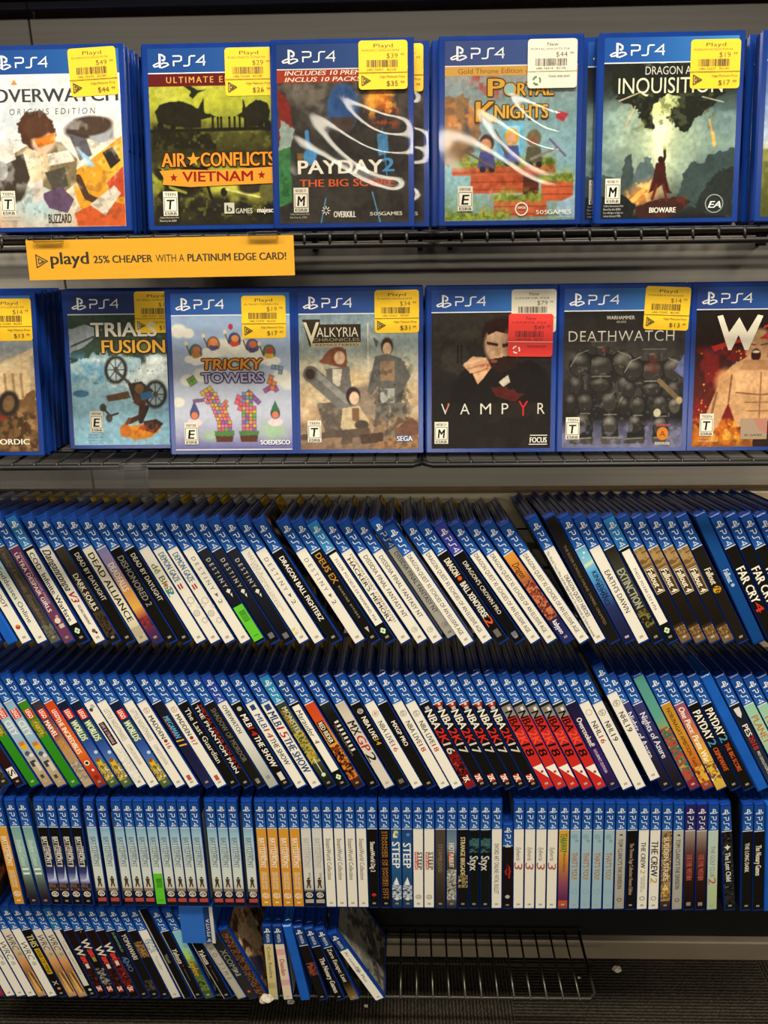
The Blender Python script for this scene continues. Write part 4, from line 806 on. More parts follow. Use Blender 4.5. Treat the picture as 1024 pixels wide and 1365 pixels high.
def build_row(entries, Y, z, tilt, slope, rowname, group):
    """entries: (key, px of the spine's bottom centre, options); slope: list of (px, dx/dy on the picture)"""
    sxs = [a for a, _ in slope]; sys_ = [b for _, b in slope]
    items = []
    for e in entries:
        key, xb = e[0], e[1]; op = e[2] if len(e) > 2 else {}
        T_ = .0132 if op.get('small') else CT; H = .137 if op.get('small') else CH
        s = op.get('s', float(np.interp(xb, sxs, sys_)))
        x = x_on(xb, Y, z)
        lo, hi = -1.2, 1.2                      # lean angle whose picture slope is s
        p0 = proj((x, Y, z))
        for _ in range(40):
            a = (lo + hi) / 2; q = proj((x - .15 * math.sin(a), Y, z + .15 * math.cos(a)))
            if (p0[0] - q[0]) / (p0[1] - q[1]) < s: lo = a
            else: hi = a
        items.append(dict(key=key, x=x, a=a, T=T_, H=H, op=op))
    # keep neighbours from cutting into each other
    def corners(it):
        ca, sa = math.cos(it['a']), math.sin(it['a']); h = it['T'] / 2
        if it['a'] >= 0: piv = (it['x'] - h * ca, 0); bl = piv; br = (piv[0] + it['T'] * ca, it['T'] * sa)
        else: piv = (it['x'] + h * ca, 0); br = piv; bl = (piv[0] - it['T'] * ca, -it['T'] * sa)
        up = (-it['H'] * sa, it['H'] * ca)
        return bl, br, (bl[0] + up[0], bl[1] + up[1]), (br[0] + up[0], br[1] + up[1])
    def xline(p, q, zz):
        return p[0] + (q[0] - p[0]) * (zz - p[1]) / (q[1] - p[1])
    def need(l, r):
        """shift of r to the right that clears l"""
        A = corners(l); B = corners(r); nd = -9
        for zz in [A[1][1], A[3][1], B[0][1], B[2][1]]:
            if A[1][1] - 1e-9 <= zz <= A[3][1] + 1e-9 and B[0][1] - 1e-9 <= zz <= B[2][1] + 1e-9:
                nd = max(nd, xline(A[1], A[3], zz) - xline(B[0], B[2], zz))
        nd = max(nd, max(-9, A[1][0] - B[0][0]) if abs(l['a'] - r['a']) < .02 else nd)
        return nd + .00025
    n = len(items); x0s = [it['x'] for it in items]
    for _ in range(60):
        for i in range(n - 1):
            d = need(items[i], items[i + 1])
            if d > 0: items[i]['x'] -= d / 2; items[i + 1]['x'] += d / 2
    for i in range(n - 1):
        d = need(items[i], items[i + 1])
        if d > 0: items[i + 1]['x'] += d
    print(rowname, len(items), 'max shift mm', max(abs(it['x'] - a) for it, a in zip(items, x0s)) * 1000)
    looks = [('bare solid blue case without paper' if it['op'].get('bare') else STY[it['key']][0]) + it['op'].get('extra', '') for it in items]
    seen = {}
    out = []
    for it, lk in zip(items, looks):
        seen[lk] = seen.get(lk, 0) + 1; tot = looks.count(lk)
        nm = 'bare solid blue game case without paper' if it['op'].get('bare') else None
        A1 = nm or 'game case, ' + lk; A2 = nm or 'case, ' + lk; A3 = nm or lk
        if tot == 1: cands = [A1 + ', in the ' + rowname, A1 + ', ' + rowname]
        elif tot == 2: cands = [q + ', %s of two, %s' % (('left', 'right')[seen[lk] - 1], rowname) for q in (A1, A2, A3)]
        else:
            od = 'leftmost' if seen[lk] == 1 else 'rightmost' if seen[lk] == tot else ORD(seen[lk]) + ' from left'
            cands = [q + ', %s of %d, %s' % (od, tot, rowname) for q in (A1, A2, A3)] + [A3 + ', %s, %s' % (od, rowname)]
        lab = cands
        lab = next((c for c in lab if len(c.split()) <= 16), lab[-1])
        A = corners(it); piv = A[0] if it['a'] >= 0 else A[1]
        off = it['T'] / 2 if it['a'] >= 0 else -it['T'] / 2
        op = it['op']
        mtx = (Matrix.Translation((piv[0], Y + op.get('dy', 0) + .0002, z + .0003 + op.get('dz', 0))) @ Matrix.Rotation(-tilt, 4, 'X') @ Matrix.Rotation(-it['a'], 4, 'Y') @ Matrix.Translation((off, 0, 0)))
        st = op.get('st', rnd.choice('yyyyw') if not op.get('bare') else None)
        out.append(spine_case(it['key'], mtx, lab, group, op.get('bare', False), op.get('small', False), st, op.get('front'), op.get('green')))
    return out
# ------------------------------------------------------------------ printed fronts
def hdr_front(p, ax, light='3a6fb4', dark='14306c'):
    n = 8
    for i in range(n):
        pass
    v = []; c = []
    for i in range(n + 1):
        x = 100 * i / n; t = i / n
        k = np.array(hx(dark)) * (1 - t ** 1.4) + np.array(hx(light)) * t ** 1.4
        for y in (0, 17.3): v.append(ax(x, y)); c.append(s2l(k))
    p.add(v, [(2 * i, 2 * i + 1, 2 * i + 3, 2 * i + 2) for i in range(n)], None, np.array(c))
    p.poly([ax(0, 18), ax(100, 18), ax(100, 17.2), ax(0, 17.2)], 'd8dde2')
def front_axes(x0, x1, z0, z1):
    return lambda x, y: (x0 + (x1 - x0) * x / 100, z1 - (z1 - z0) * y / 128)
class Cover:
    def __init__(s, p, x0, x1, z0, z1):
        s.p = p; s.b = (x0, x1, z0, z1); s.ax = front_axes(x0, x1, z0, z1)
        s.kx = (x1 - x0) / 100; s.ky = (z1 - z0) / 128
    def art(s, A):
        # brushy tonal texture of a painted picture
        n = vnoise(A.R, A.Cn, A.Cn / 9, A.seed + 70, 4) - .5; m = vnoise(A.R, A.Cn, A.Cn / 36, A.seed + 71, 3) - .5
        A.c = np.clip(A.c * (1 + A.tex * (.20 * n + .30 * m))[..., None], 0, 1)
        s.p.grid(s.b[0], s.b[1], s.b[2], s.b[3], A.c)
    def header(s, light='3a6fb4', dark='14306c'):
        hdr_front(s.p, s.ax, light, dark)
        x, y = s.ax(4, 14.5); s.p.shape(PSSYM, x, y, 12.5 * s.kx, 11 * s.ky, 'eef0f0')
        x, y = s.ax(19.5, 12.6); s.p.shape(PS4W, x, y, 8.6 * s.kx, 7.2 * s.ky, 'eef0f0')
    def text(s, t, x0, x1, yb, cap, col, b=.01, sh=0, res=3, sp=1.0, edge=None, ed=.05):
        X0, Y = s.ax(x0, yb); X1 = s.ax(x1, yb)[0]
        if edge:
            for k in range(8):
                d = (ed + (.035 if b >= .07 else 0)) * cap * s.ky * 1.5; ax_, ay_ = d * math.cos(k * math.pi / 4), d * math.sin(k * math.pi / 4)
                s.p.text(t, X0 + ax_, X1 + ax_, Y + ay_, cap * s.ky, edge, bold=b, shear=sh, res=res, space=sp)
        if b >= .07 and cap > 6:                # heavy display lettering
            for k in range(4):
                d = .042 * cap * s.ky; ax_, ay_ = d * math.cos((k + .5) * math.pi / 2), d * math.sin((k + .5) * math.pi / 2) * .6
                s.p.text(t, X0 + ax_, X1 + ax_, Y + ay_, cap * s.ky, col, bold=0, shear=sh, res=res, space=sp)
        s.p.text(t, X0, X1, Y, cap * s.ky, col, bold=b, shear=sh, res=res, space=sp)
    def rect(s, x0, x1, y0, y1, col): s.p.poly([s.ax(x0, y1), s.ax(x1, y1), s.ax(x1, y0), s.ax(x0, y0)], col)
    def poly(s, pts, col): s.p.poly([s.ax(*q) for q in pts][::-1], col)
    def ell(s, x, y, rx, ry, col): X, Y = s.ax(x, y); s.p.ell(X, Y, rx * s.kx, ry * s.ky, col, 24)
    def ring(s, x, y, r, wd, col): X, Y = s.ax(x, y); s.p.ring(X, Y, r * s.kx, wd * s.kx, col, 24)
    def esrb(s, L, x=6, y=101, word=None):
        s.rect(x, x + 11.5, y, y + 18, 'dedac8'); s.rect(x + .7, x + 10.8, y + 4.3, y + 14.6, '26231e'); s.rect(x + 1.1, x + 10.4, y + 4.7, y + 14.2, 'e6e2d2')
        s.text({'T': 'TEEN', 'M': 'MATURE 17+', 'E': 'EVERYONE'}[L], x + 1.4, x + 10, y + 3.3, 2.2, '24211c', b=.02)
        s.text(L, x + 2.9, x + 8.7, y + 13.2, 7.4, '171512', b=.10, sh=.12)
        s.text('ESRB', x + 1.2, x + 10.4, y + 17.4, 2.2, '24211c', b=.06)
    def smallprint(s, x=3, y=121.5, col='a8a498', n=2):
        for i in range(n): s.text(('Online Interactions Not', 'Rated by the ESRB', 'Les echanges en ligne ne', 'sont pas classes par l ESRB')[i % 4], x, x + 15 - (i % 2) * 2, y + 2.4 * i, 1.6, col, b=0, res=1)

def fr_hero(p, *b):      # pale cover, tumbling figure in brown, white and orange: a plain stand-in without a face
    C = Cover(p, *b); A = Art('dfe2e2', seed=11); A.tex = .6
    A.grad([(0, 'd2dbe2'), (40, 'dcdfe0'), (75, 'e2dccf'), (110, 'd8c0a4'), (128, 'c0a48a')])
    A.ell(20, 50, 40, 16, 'b9c8d4', -14, .8, .7).ell(75, 92, 30, 25, 'ecdcc0', 0, .8, .7).ell(30, 112, 22, 14, '9fc4d0', 10, .7, .8)
    A.poly([(58, 90), (100, 62), (100, 128), (70, 126), (62, 108)], 'd9952a').poly([(80, 80), (100, 66), (100, 90), (90, 96)], 'e2ab38').poly([(84, 74), (92, 70), (98, 80), (90, 86)], '2c2622')
    A.line([(64, 92), (70, 106), (84, 112), (92, 104)], 5, '4a3524').poly([(60, 118), (82, 108), (100, 112), (100, 128), (62, 128)], 'c2562a').poly([(86, 96), (100, 84), (100, 106), (92, 108)], 'b8452a').poly([(72, 112), (92, 98), (97, 104), (84, 120)], 'cdc4b4')
    A.poly([(14, 74), (34, 64), (52, 66), (64, 78), (62, 96), (50, 104), (30, 96)], '7a6c4e').poly([(30, 76), (58, 72), (62, 80), (36, 84)], 'd8d2c4')
    A.ell(30, 82, 12, 14, 'c9b692', 10).ell(29, 81, 9, 11, 'd8c8a6', 10).poly([(38, 88), (54, 84), (56, 98), (44, 102)], '4a463c').poly([(2, 80), (22, 74), (26, 92), (18, 108), (0, 108)], '3a332c').ell(10, 98, 13, 12, '3c342c', 0).poly([(0, 70), (12, 66), (16, 78), (0, 84)], 'd4d2ca').ell(4, 86, 5, 7, '8c8e8c')
    A.poly([(34, 104), (50, 98), (60, 108), (54, 118), (40, 114)], '5a4660').poly([(28, 96), (36, 92), (36, 108), (28, 110)], 'cfc8c0')
    # rounded dark hood, plain visor band, second rounded dark form at right
    A.poly([(18, 52), (26, 44), (38, 43), (46, 50), (48, 60), (44, 70), (30, 72), (22, 66)], '4a3022', jag=5).ell(38, 66, 9, 8, 'd8b49a', 0, .15).poly([(31, 64), (48, 59), (48, 66), (34, 70)], 'd87a26').ell(34, 55, 11, 8, '533626', -15)
    A.ell(72, 56, 17, 8, '3e3430', -8).ell(84, 60, 10, 7, '9aa0a6', -12).ell(78, 55, 15, 6.5, '4a3a30', -8).poly([(58, 60), (72, 64), (76, 76), (66, 80)], '5a5a62').poly([(64, 70), (74, 78), (78, 84), (72, 84)], '8fb8d0')
    A.noise('ffffff', 9, .62, .35, (0, 30, 100, 100)); A.noise('3a2c20', 4, .62, .25, (10, 60, 100, 128))
    C.art(A); C.header('2e68ac', '1a478c')
    C.text('OVERWATCH', 1, 98, 37, 10, '3c3d3f', b=.045, res=4); C.poly([(15.5, 24.5), (18, 20.8), (20.5, 24.5)], 'd98a3a')
    C.text('ORIGINS EDITION', 13, 80, 46, 4.6, '5a564e', b=-.005, sh=.12, sp=1.5)
    C.esrb('T', 2, 101); C.smallprint(2, 121); C.text('BLIZZARD', 39, 57, 125, 7, '2b2620', b=.02)
def fr_planes(p, *b):    # olive dusk over an airfield, black silhouettes
    C = Cover(p, *b); A = Art('5c5f22', seed=21)
    A.grad([(18, '7d7f26'), (26, 'a6a83a'), (40, 'a2a634'), (52, '7d8030'), (62, '46451f'), (80, '2c2a18'), (92, '8e9430'), (106, '7a7a2c'), (114, '3c3a20'), (128, '24211a')])
    A.ell(60, 96, 26, 10, 'b6b84a', 0, .9, .9).noise('d0d060', 12, .6, .4, (0, 22, 100, 50))
    A.noise('1e1c12', 14, .48, .9, (0, 54, 100, 74), .1).noise('6c7030', 5, .62, .6, (0, 56, 100, 72)).noise('1e1c14', 12, .45, .95, (0, 84, 42, 118), .1).noise('1e1c14', 12, .47, .95, (66, 84, 100, 120), .1)
    A.noise('23211a', 14, .42, .95, (0, 106, 100, 128), .12).noise('7c7c30', 4, .68, .5, (0, 84, 100, 124))
    for (ox, k) in ((0, 1), (96, -.55)):
        X = lambda x: ox + x * k
        A.poly([(X(4), 45), (X(8), 40), (X(16), 38), (X(24), 37.5), (X(34), 41), (X(38), 43), (X(42), 36), (X(43), 46), (X(52), 49), (X(40), 51), (X(40), 57), (X(30), 57), (X(14), 55), (X(6), 52)], '211f15', jag=1.2)
        A.ell(X(8), 55, 2.4, 3, '1c1a12').ell(X(18), 56, 2, 2.6, '1c1a12')
    A.line([(0, 59), (100, 58)], 2.5, '1f1d13')
    for x in (49, 53, 55.5, 62, 66, 70, 74): A.line([(x, 51), (x, 58)], 1.5, '1b1911').ell(x, 50, .9, 1.1, '1b1911')
    A.poly([(27, 27), (33, 27), (38, 30), (45, 29.5), (38, 32), (34, 36), (31, 34), (33, 31)], '24241a')
    A.line([(28, 84), (40, 88), (46, 108)], 2.4, '1d1b14').ell(41, 88, 3, 5, '1d1b14', -30).ell(26, 100, 12, 8, '26241a').ell(56, 104, 2.6, 3.2, '201e16')
    A.ell(22, 97, 13, 7, '201e15', 10).line([(8, 86), (14, 100), (26, 104)], 2, '8a8c38').line([(58, 102), (84, 108)], 1.4, 'c8bd70').ell(80, 98, 13, 7, '2c2a1c', -12).ell(92, 103, 8, 8, '5c5a30')
    C.art(A); C.rect(0, 100, 18, 27, '5c1a1c'); C.header('2f5c9e', '1b4486')
    C.text('ULTIMATE EDITION', 14, 86, 24.6, 4.6, 'd2a04a', b=.03, sp=1.35); C.text('Only on', 62, 76, 10, 3.4, 'cfd6de', b=0)
    C.text('AIR', 8, 27, 85, 10.5, 'd78a2a', b=.05, edge='3a1a10'); C.text('CONFLICTS', 39, 96, 85, 10.5, 'd78a2a', b=.05, edge='3a1a10')
    st = lambda x, y, r: [(x + (r if i % 2 == 0 else r * .42) * math.sin(math.pi * i / 5), y - (r if i % 2 == 0 else r * .42) * math.cos(math.pi * i / 5)) for i in range(10)]
    C.poly(st(33, 80, 5.5), 'd8902c')
    C.poly([(6, 88), (20, 87), (50, 88), (96, 86), (95, 92), (97, 98), (60, 99), (30, 100), (8, 98), (9, 93)], 'd09030')
    C.text('VIETNAM', 24, 79, 96, 7.6, '8c1c18', b=.07); C.poly(st(17, 93, 3.2), '8c1c18'); C.poly(st(86, 92, 3.2), '8c1c18')
    C.esrb('T', 8, 103); C.smallprint(5, 123, 'c8c4b4'); C.rect(56, 64, 112, 120, 'b9b6a8'); C.text('b', 58, 62, 118.6, 5, '2c2920', b=.06); C.text('GAMES', 65, 78, 120, 4, 'b9b6a8', b=.03); C.text('majesco', 82, 97, 119.5, 4, 'e2dfd2', b=.05)
def fr_mask(p, *b):      # dark grey cover, plain two-tone oval where the mask was
    C = Cover(p, *b); A = Art('3a3632', seed=31)
    A.grad([(0, '5a544c'), (40, '4c4640'), (70, '332f2b'), (128, '3c3833')]); A.noise('8a8274', 16, .55, .5, (0, 26, 60, 60)).noise('24211f', 10, .55, .5)
    A.poly([(0, 30), (9, 40), (12, 58), (8, 70), (0, 74)], '7a2a22', jag=5).poly([(2, 52), (12, 60), (10, 72), (0, 76)], '8fa098', jag=3).poly([(0, 76), (9, 72), (10, 112), (0, 116)], '3f7a48').noise('2c5a34', 5, .5, .8, (0, 76, 11, 116))
    A.ell(50, 45, 12, 17, '3a5888').ell(50, 45, 10, 15, '31507f').ell(50, 40, 9, 9, '2c4a7a').poly([(40, 52), (60, 52), (56, 62), (44, 62)], '4a3a34')
    A.ell(78, 40, 9, 7, 'c8762c', 0, .5).noise('e0a040', 4, .5, .9, (68, 34, 90, 52)).noise('b8482a', 4, .6, .7, (70, 40, 92, 60))
    A.line([(22, 62), (23, 74)], 3, '4a86b8').ell(24, 80, 5, 6, '4a86b8').ell(27, 77, 3.6, 2.6, '4a86b8').poly([(14, 77), (19, 77), (18, 86), (15, 84)], '7a5c2c').poly([(76, 64), (84, 64), (85, 78), (77, 80)], '4a7ea8').line([(80, 60), (84, 100)], .8, '4a86b8').line([(36, 110), (32, 128)], .8, '5a9cc0').line([(72, 106), (78, 128)], .8, '5a9cc0')
    C.art(A); C.rect(0, 100, 18, 27, 'a03a24'); C.header('3c5c98', '283f74')
    C.text('INCLUDES 10 PREMIUM DLC', 6, 92, 21.8, 3.3, 'e8e0cc', b=.05, sh=.2); C.text('INCLUS 10 PACKS DE DLC', 6, 92, 26.3, 3.3, 'e8e0cc', b=.05, sh=.2)
    C.text('PAYDAY', 15, 80, 92, 10, 'e6e0cf', b=.07); C.text('2', 80, 89, 91, 10, '4a8ac0', b=.07); C.text('THE BIG SCORE', 16, 89, 101.5, 5.6, 'cf5a2e', b=.06)
    C.esrb('M', 11, 102); C.smallprint(8, 122, 'b8b2a4'); C.text('OVERKILL', 42, 59, 124, 4.6, 'e2dfd2', b=.05); C.text('505', 70, 79, 123, 2.6, 'd6d2c6', b=0); C.text('GAMES', 79, 95, 123, 2.8, 'd6d2c6', b=.05)
    for k in range(8):
        a = k * math.pi / 4; X, Y = C.ax(36, 119); C.p.line([(X + .0015 * math.cos(a), Y + .0015 * math.sin(a)), (X + .0042 * math.cos(a), Y + .0042 * math.sin(a))], .0009, 'd6d2c6')
def fr_blocks(p, *b):    # floating grass-topped brick island, three small hooded figures (generic), teal sky
    C = Cover(p, *b); A = Art('7fa3ac', seed=41)
    A.grad([(0, '8c90a0'), (26, '8f9494'), (45, '7d9a9c'), (70, '84aab4'), (100, '8cb4bc'), (128, '7a9484')])
    A.poly([(0, 40), (14, 38), (26, 52), (28, 66), (18, 84), (0, 90)], '8a6a4a', jag=6).noise('c8844a', 7, .5, .9, (0, 40, 22, 62)).noise('d8b88a', 8, .52, .8, (0, 60, 18, 88)).noise('4a4a50', 8, .55, .8, (14, 48, 30, 78)).noise('b04438', 6, .6, .7, (18, 20, 46, 40))
    A.poly([(44, 58), (60, 58), (60, 86), (44, 86)], '6ab4d8').poly([(47, 60), (57, 60), (57, 86), (47, 86)], '9cd0e4').poly([(40, 70), (44, 70), (44, 86), (40, 86)], '5a9cc8')
    def bricks(x0, x1, y0, y1, c, d):
        A.poly([(x0, y0), (x1, y0), (x1, y1), (x0, y1)], c); y = y0 + 5
        while y < y1: A.line([(x0, y), (x1, y)], .7, d); y += 5.5
        A.noise(d, 7, .6, .5, (x0, y0, x1, y1))
    bricks(6, 84, 88, 95, 'c2603a', '8c3c24'); bricks(20, 70, 95, 108, 'bb5834', '84381f'); bricks(60, 72, 95, 112, '5a2a1c', '3c1c14'); bricks(74, 98, 99, 114, 'bf5c38', '8a3a22'); bricks(38, 78, 113, 125, 'c4643e', '8c3c24'); A.noise('cf9472', 5, .6, .5, (24, 104, 50, 122))
    for (x0, x1, y) in ((8, 84, 86), (72, 99, 97), (38, 74, 111), (0, 50, 124)):
        A.poly([(x0, y - 1), (x1, y - 2), (x1, y + 3), (x0, y + 3)], '7a8c34', jag=3); A.noise('a8b04a', 3, .5, .8, (x0, y - 5, x1, y + 3)); A.noise('4a5c20', 3, .55, .7, (x0, y - 3, x1, y + 4))
    for (x, y, skin, cloth, hood) in ((32, 78, 'c8906a', '4a4a84', '4a3026'), (51, 74, 'd8a478', '4c5a9c', 'd8a030'), (68, 75, '7a5a44', '5a5844', '6a6448')):
        A.poly([(x - 5, y), (x + 5, y), (x + 7, y + 12), (x - 7, y + 12)], cloth).ell(x - 3, y + 13, 2.4, 2.2, '2c2a30').ell(x + 4, y + 13, 2.4, 2.2, '2c2a30').ell(x, y - 6, 5.6, 6.2, hood).ell(x - .6, y - 4.6, 4.2, 4.4, skin)
    A.line([(38, 64), (47, 79)], 3, '4a5058').line([(16, 78), (38, 90)], 1.5, '6a5a4a').line([(66, 84), (86, 76)], 2, '8a8078').line([(80, 70), (92, 82)], 1.6, '6a5a84').poly([(86, 50), (94, 52), (90, 58), (84, 55)], 'b03a44').noise('6a8a4a', 6, .6, .5, (0, 112, 40, 128)).poly([(86, 116), (100, 110), (100, 126), (86, 126)], '9ab8cc')
    C.art(A); C.header('3c5c98', '3c4a7c'); C.rect(0, 100, 18, 24.5, 'c89a4c'); C.text('Gold Throne Edition - Edition', 10, 80, 23, 3.8, '8a5c22', b=.02)
    C.text('P', 33, 45, 39, 13, 'd0a03a', b=.06, edge='5a3a1c'); C.text('ORTAL', 45, 82, 39, 9.5, 'd0a03a', b=.05, edge='5a3a1c'); C.ell(49, 34.5, 3.6, 4, '8ab4b4')
    C.text('K', 24, 39, 57, 15, 'cf9c34', b=.06, edge='5a3a1c'); C.text('NIGHTS', 38, 78, 55, 10, 'd6aa4a', b=.05, edge='5a3a1c')
    C.esrb('E', 10, 103); C.ring(59, 120, 4.6, .9, 'e6e2d8'); C.text('FAMOBI', 56, 62, 120, 2, 'e6e2d8', b=.02); C.text('505', 70, 79, 124, 3.2, 'e8e4da', b=.0); C.text('GAMES', 79, 97, 124, 3.4, 'e8e4da', b=.06)
def fr_breach(p, *b):    # stormy cliffs, green-white beam of light, lone standing figure
    C = Cover(p, *b); A = Art('52686a', seed=51)
    A.grad([(18, '1c1d1a'), (36, '2a302c'), (55, '5a7476'), (75, '7e978e'), (90, '5e7474'), (110, '3c4846'), (128, '1c1e1e')])
    A.noise('9ab4ac', 18, .55, .5, (0, 45, 100, 100)).ell(44, 66, 22, 34, 'b4c49a', 0, .9, .85).ell(44, 58, 9, 38, 'dfe8bc', 0, .7, .9).ell(44, 56, 4.5, 30, 'f2f6dc', 0, .7, .9).ell(46, 48, 12, 8, 'c6d27a', 0, .8, .8)
    A.poly([(4, 18), (96, 18), (92, 38), (80, 48), (70, 56), (62, 68), (56, 64), (50, 56), (54, 46), (60, 42), (50, 40), (40, 46), (36, 52), (40, 66), (30, 60), (24, 50), (14, 42), (6, 36)], '1f211b', jag=9).noise('4c5436', 4, .6, .6, (20, 36, 84, 64)).noise('8a9a4a', 5, .68, .6, (26, 40, 44, 66))
    A.line([(12, 44), (28, 38)], .8, 'c8c09a').line([(16, 64), (24, 48)], .8, 'c8a878').line([(74, 42), (90, 46)], .7, 'b8b89a').line([(80, 58), (84, 74)], 1.2, 'c89a4a').line([(83, 68), (84.5, 76)], 2.4, 'dfae54')
    A.poly([(14, 100), (18, 84), (22, 82), (24, 98), (30, 112), (0, 116), (0, 96)], '3a4848', jag=3).poly([(24, 100), (28, 88), (32, 88), (32, 84), (37, 84), (37, 88), (40, 92), (42, 108), (22, 112)], '526466', jag=2).poly([(60, 104), (64, 92), (70, 88), (76, 90), (80, 84), (86, 82), (100, 78), (100, 128), (66, 120), (58, 112)], '364646', jag=4).poly([(76, 110), (90, 94), (100, 92), (100, 128), (70, 122)], '262c2a', jag=5)
    A.ell(30, 112, 14, 7, 'c87a3a', -28, .7, .9).poly([(20, 116), (34, 104), (38, 100), (36, 106), (26, 116)], 'e8a850').noise('f2c878', 4, .6, .7, (20, 100, 38, 118))
    A.poly([(26, 120), (40, 115), (60, 112), (68, 116), (62, 122), (50, 128), (28, 128)], '39221c', jag=2).noise('6a2e24', 6, .55, .6, (40, 112, 66, 126)).poly([(0, 112), (16, 110), (26, 118), (24, 128), (0, 128)], '1c2020', jag=3)
    A.ell(44.5, 86, 2.2, 2.6, '2a1814').line([(46, 89), (47.6, 84), (47, 78)], 2, '2e1c18').poly([(41, 88), (48, 88), (49, 98), (52, 108), (54, 110), (50, 110), (46, 104), (40, 108), (36, 110), (39, 100)], '3c1c18').line([(42, 104), (39, 114)], 2, '5c241e').line([(47, 104), (50, 115)], 2, '5c241e').ell(46.6, 77, 1.6, 2, 'c4d08a', 0, .5)
    C.art(A); C.header('3f86c4', '1c4a94'); C.text('DRAGON AGE', 31, 73, 26, 6, 'c8c8c0', b=-.005); C.text('INQUISITION', 11, 89, 39, 11.5, 'cfd6b8', b=0, res=4)
    C.esrb('M', 3, 99); C.smallprint(2, 119.5, 'c0beb4', 4); C.text('BIOWARE', 37, 57, 124, 4, 'e0ded4', b=.06)
    X, Y = C.ax(86, 118); C.ring(86, 118, 6.6, .8, '8a9490'); C.text('EA', 81.5, 91, 121, 5, 'eef0ea', b=.08, sh=.3)
def fr_field(p, *b):     # blue sky over a green hill, one violet tree
    C = Cover(p, *b); A = Art('6a86b4', seed=61)
    A.grad([(18, '3c4a84'), (50, '7f98c0'), (72, 'a9bccb'), (79, 'c4c4a4'), (80, '8a8c4a'), (100, '6a6c34'), (128, '4a4c24')]); A.noise('4c5024', 7, .5, .7, (0, 80, 100, 128)).noise('a8a45c', 5, .6, .5, (0, 80, 100, 100))
    A.line([(14, 80), (14, 68)], 1, '4a3040').ell(14, 66, 6, 7, '5c3a78', 0, .6, .8).noise('7a4a9c', 3, .5, .9, (8, 60, 20, 74))
    C.art(A); C.header('6f82b4', '4a5690'); C.esrb('T', 7, 103)
def fr_desert(p, *b):    # dusty temple ruin and a motorbike
    C = Cover(p, *b); A = Art('a8a08c', seed=71)
    A.grad([(0, '6f7f8c'), (40, '8c949a'), (60, 'b4aa98'), (80, 'a88c64'), (95, '8c6c44'), (128, '4a3826')])
    A.poly([(62, 60), (70, 56), (76, 52), (92, 46), (98, 48), (94, 92), (66, 92)], 'c8ae86').poly([(60, 62), (100, 42), (100, 48), (62, 70)], 'd2bc96')
    for x in (67, 74, 81, 88): A.line([(x, 64), (x + 1, 90)], 2.4, '9c8058')
    A.poly([(60, 92), (80, 88), (100, 76), (100, 128), (40, 128)], '6a4f32', jag=6).noise('3a2a1c', 8, .5, .8, (0, 96, 100, 128)).noise('a8865a', 6, .62, .6, (0, 92, 100, 128))
    A.ell(54, 92, 12, 12, '2a2420').ell(54, 92, 7, 7, '8a6f4a').ell(40, 86, 14, 12, '3a342e').poly([(26, 72), (46, 72), (60, 84), (40, 92)], '5a4c3a').ell(76, 88, 9, 11, '2f2722', 20).ell(76, 88, 5, 7, '6a5238', 20).ell(38, 62, 9, 10, '8c6a3a').poly([(26, 60), (46, 56), (52, 74), (28, 78)], '6a4030').line([(58, 96), (72, 100)], 3, '7a2c20')
    C.art(A); C.header(); C.text('THQ', 40, 58, 122, 4.8, 'e6e0d2', b=.07); C.text('NORDIC', 60, 92, 122, 4.8, 'e6e0d2', b=.05)
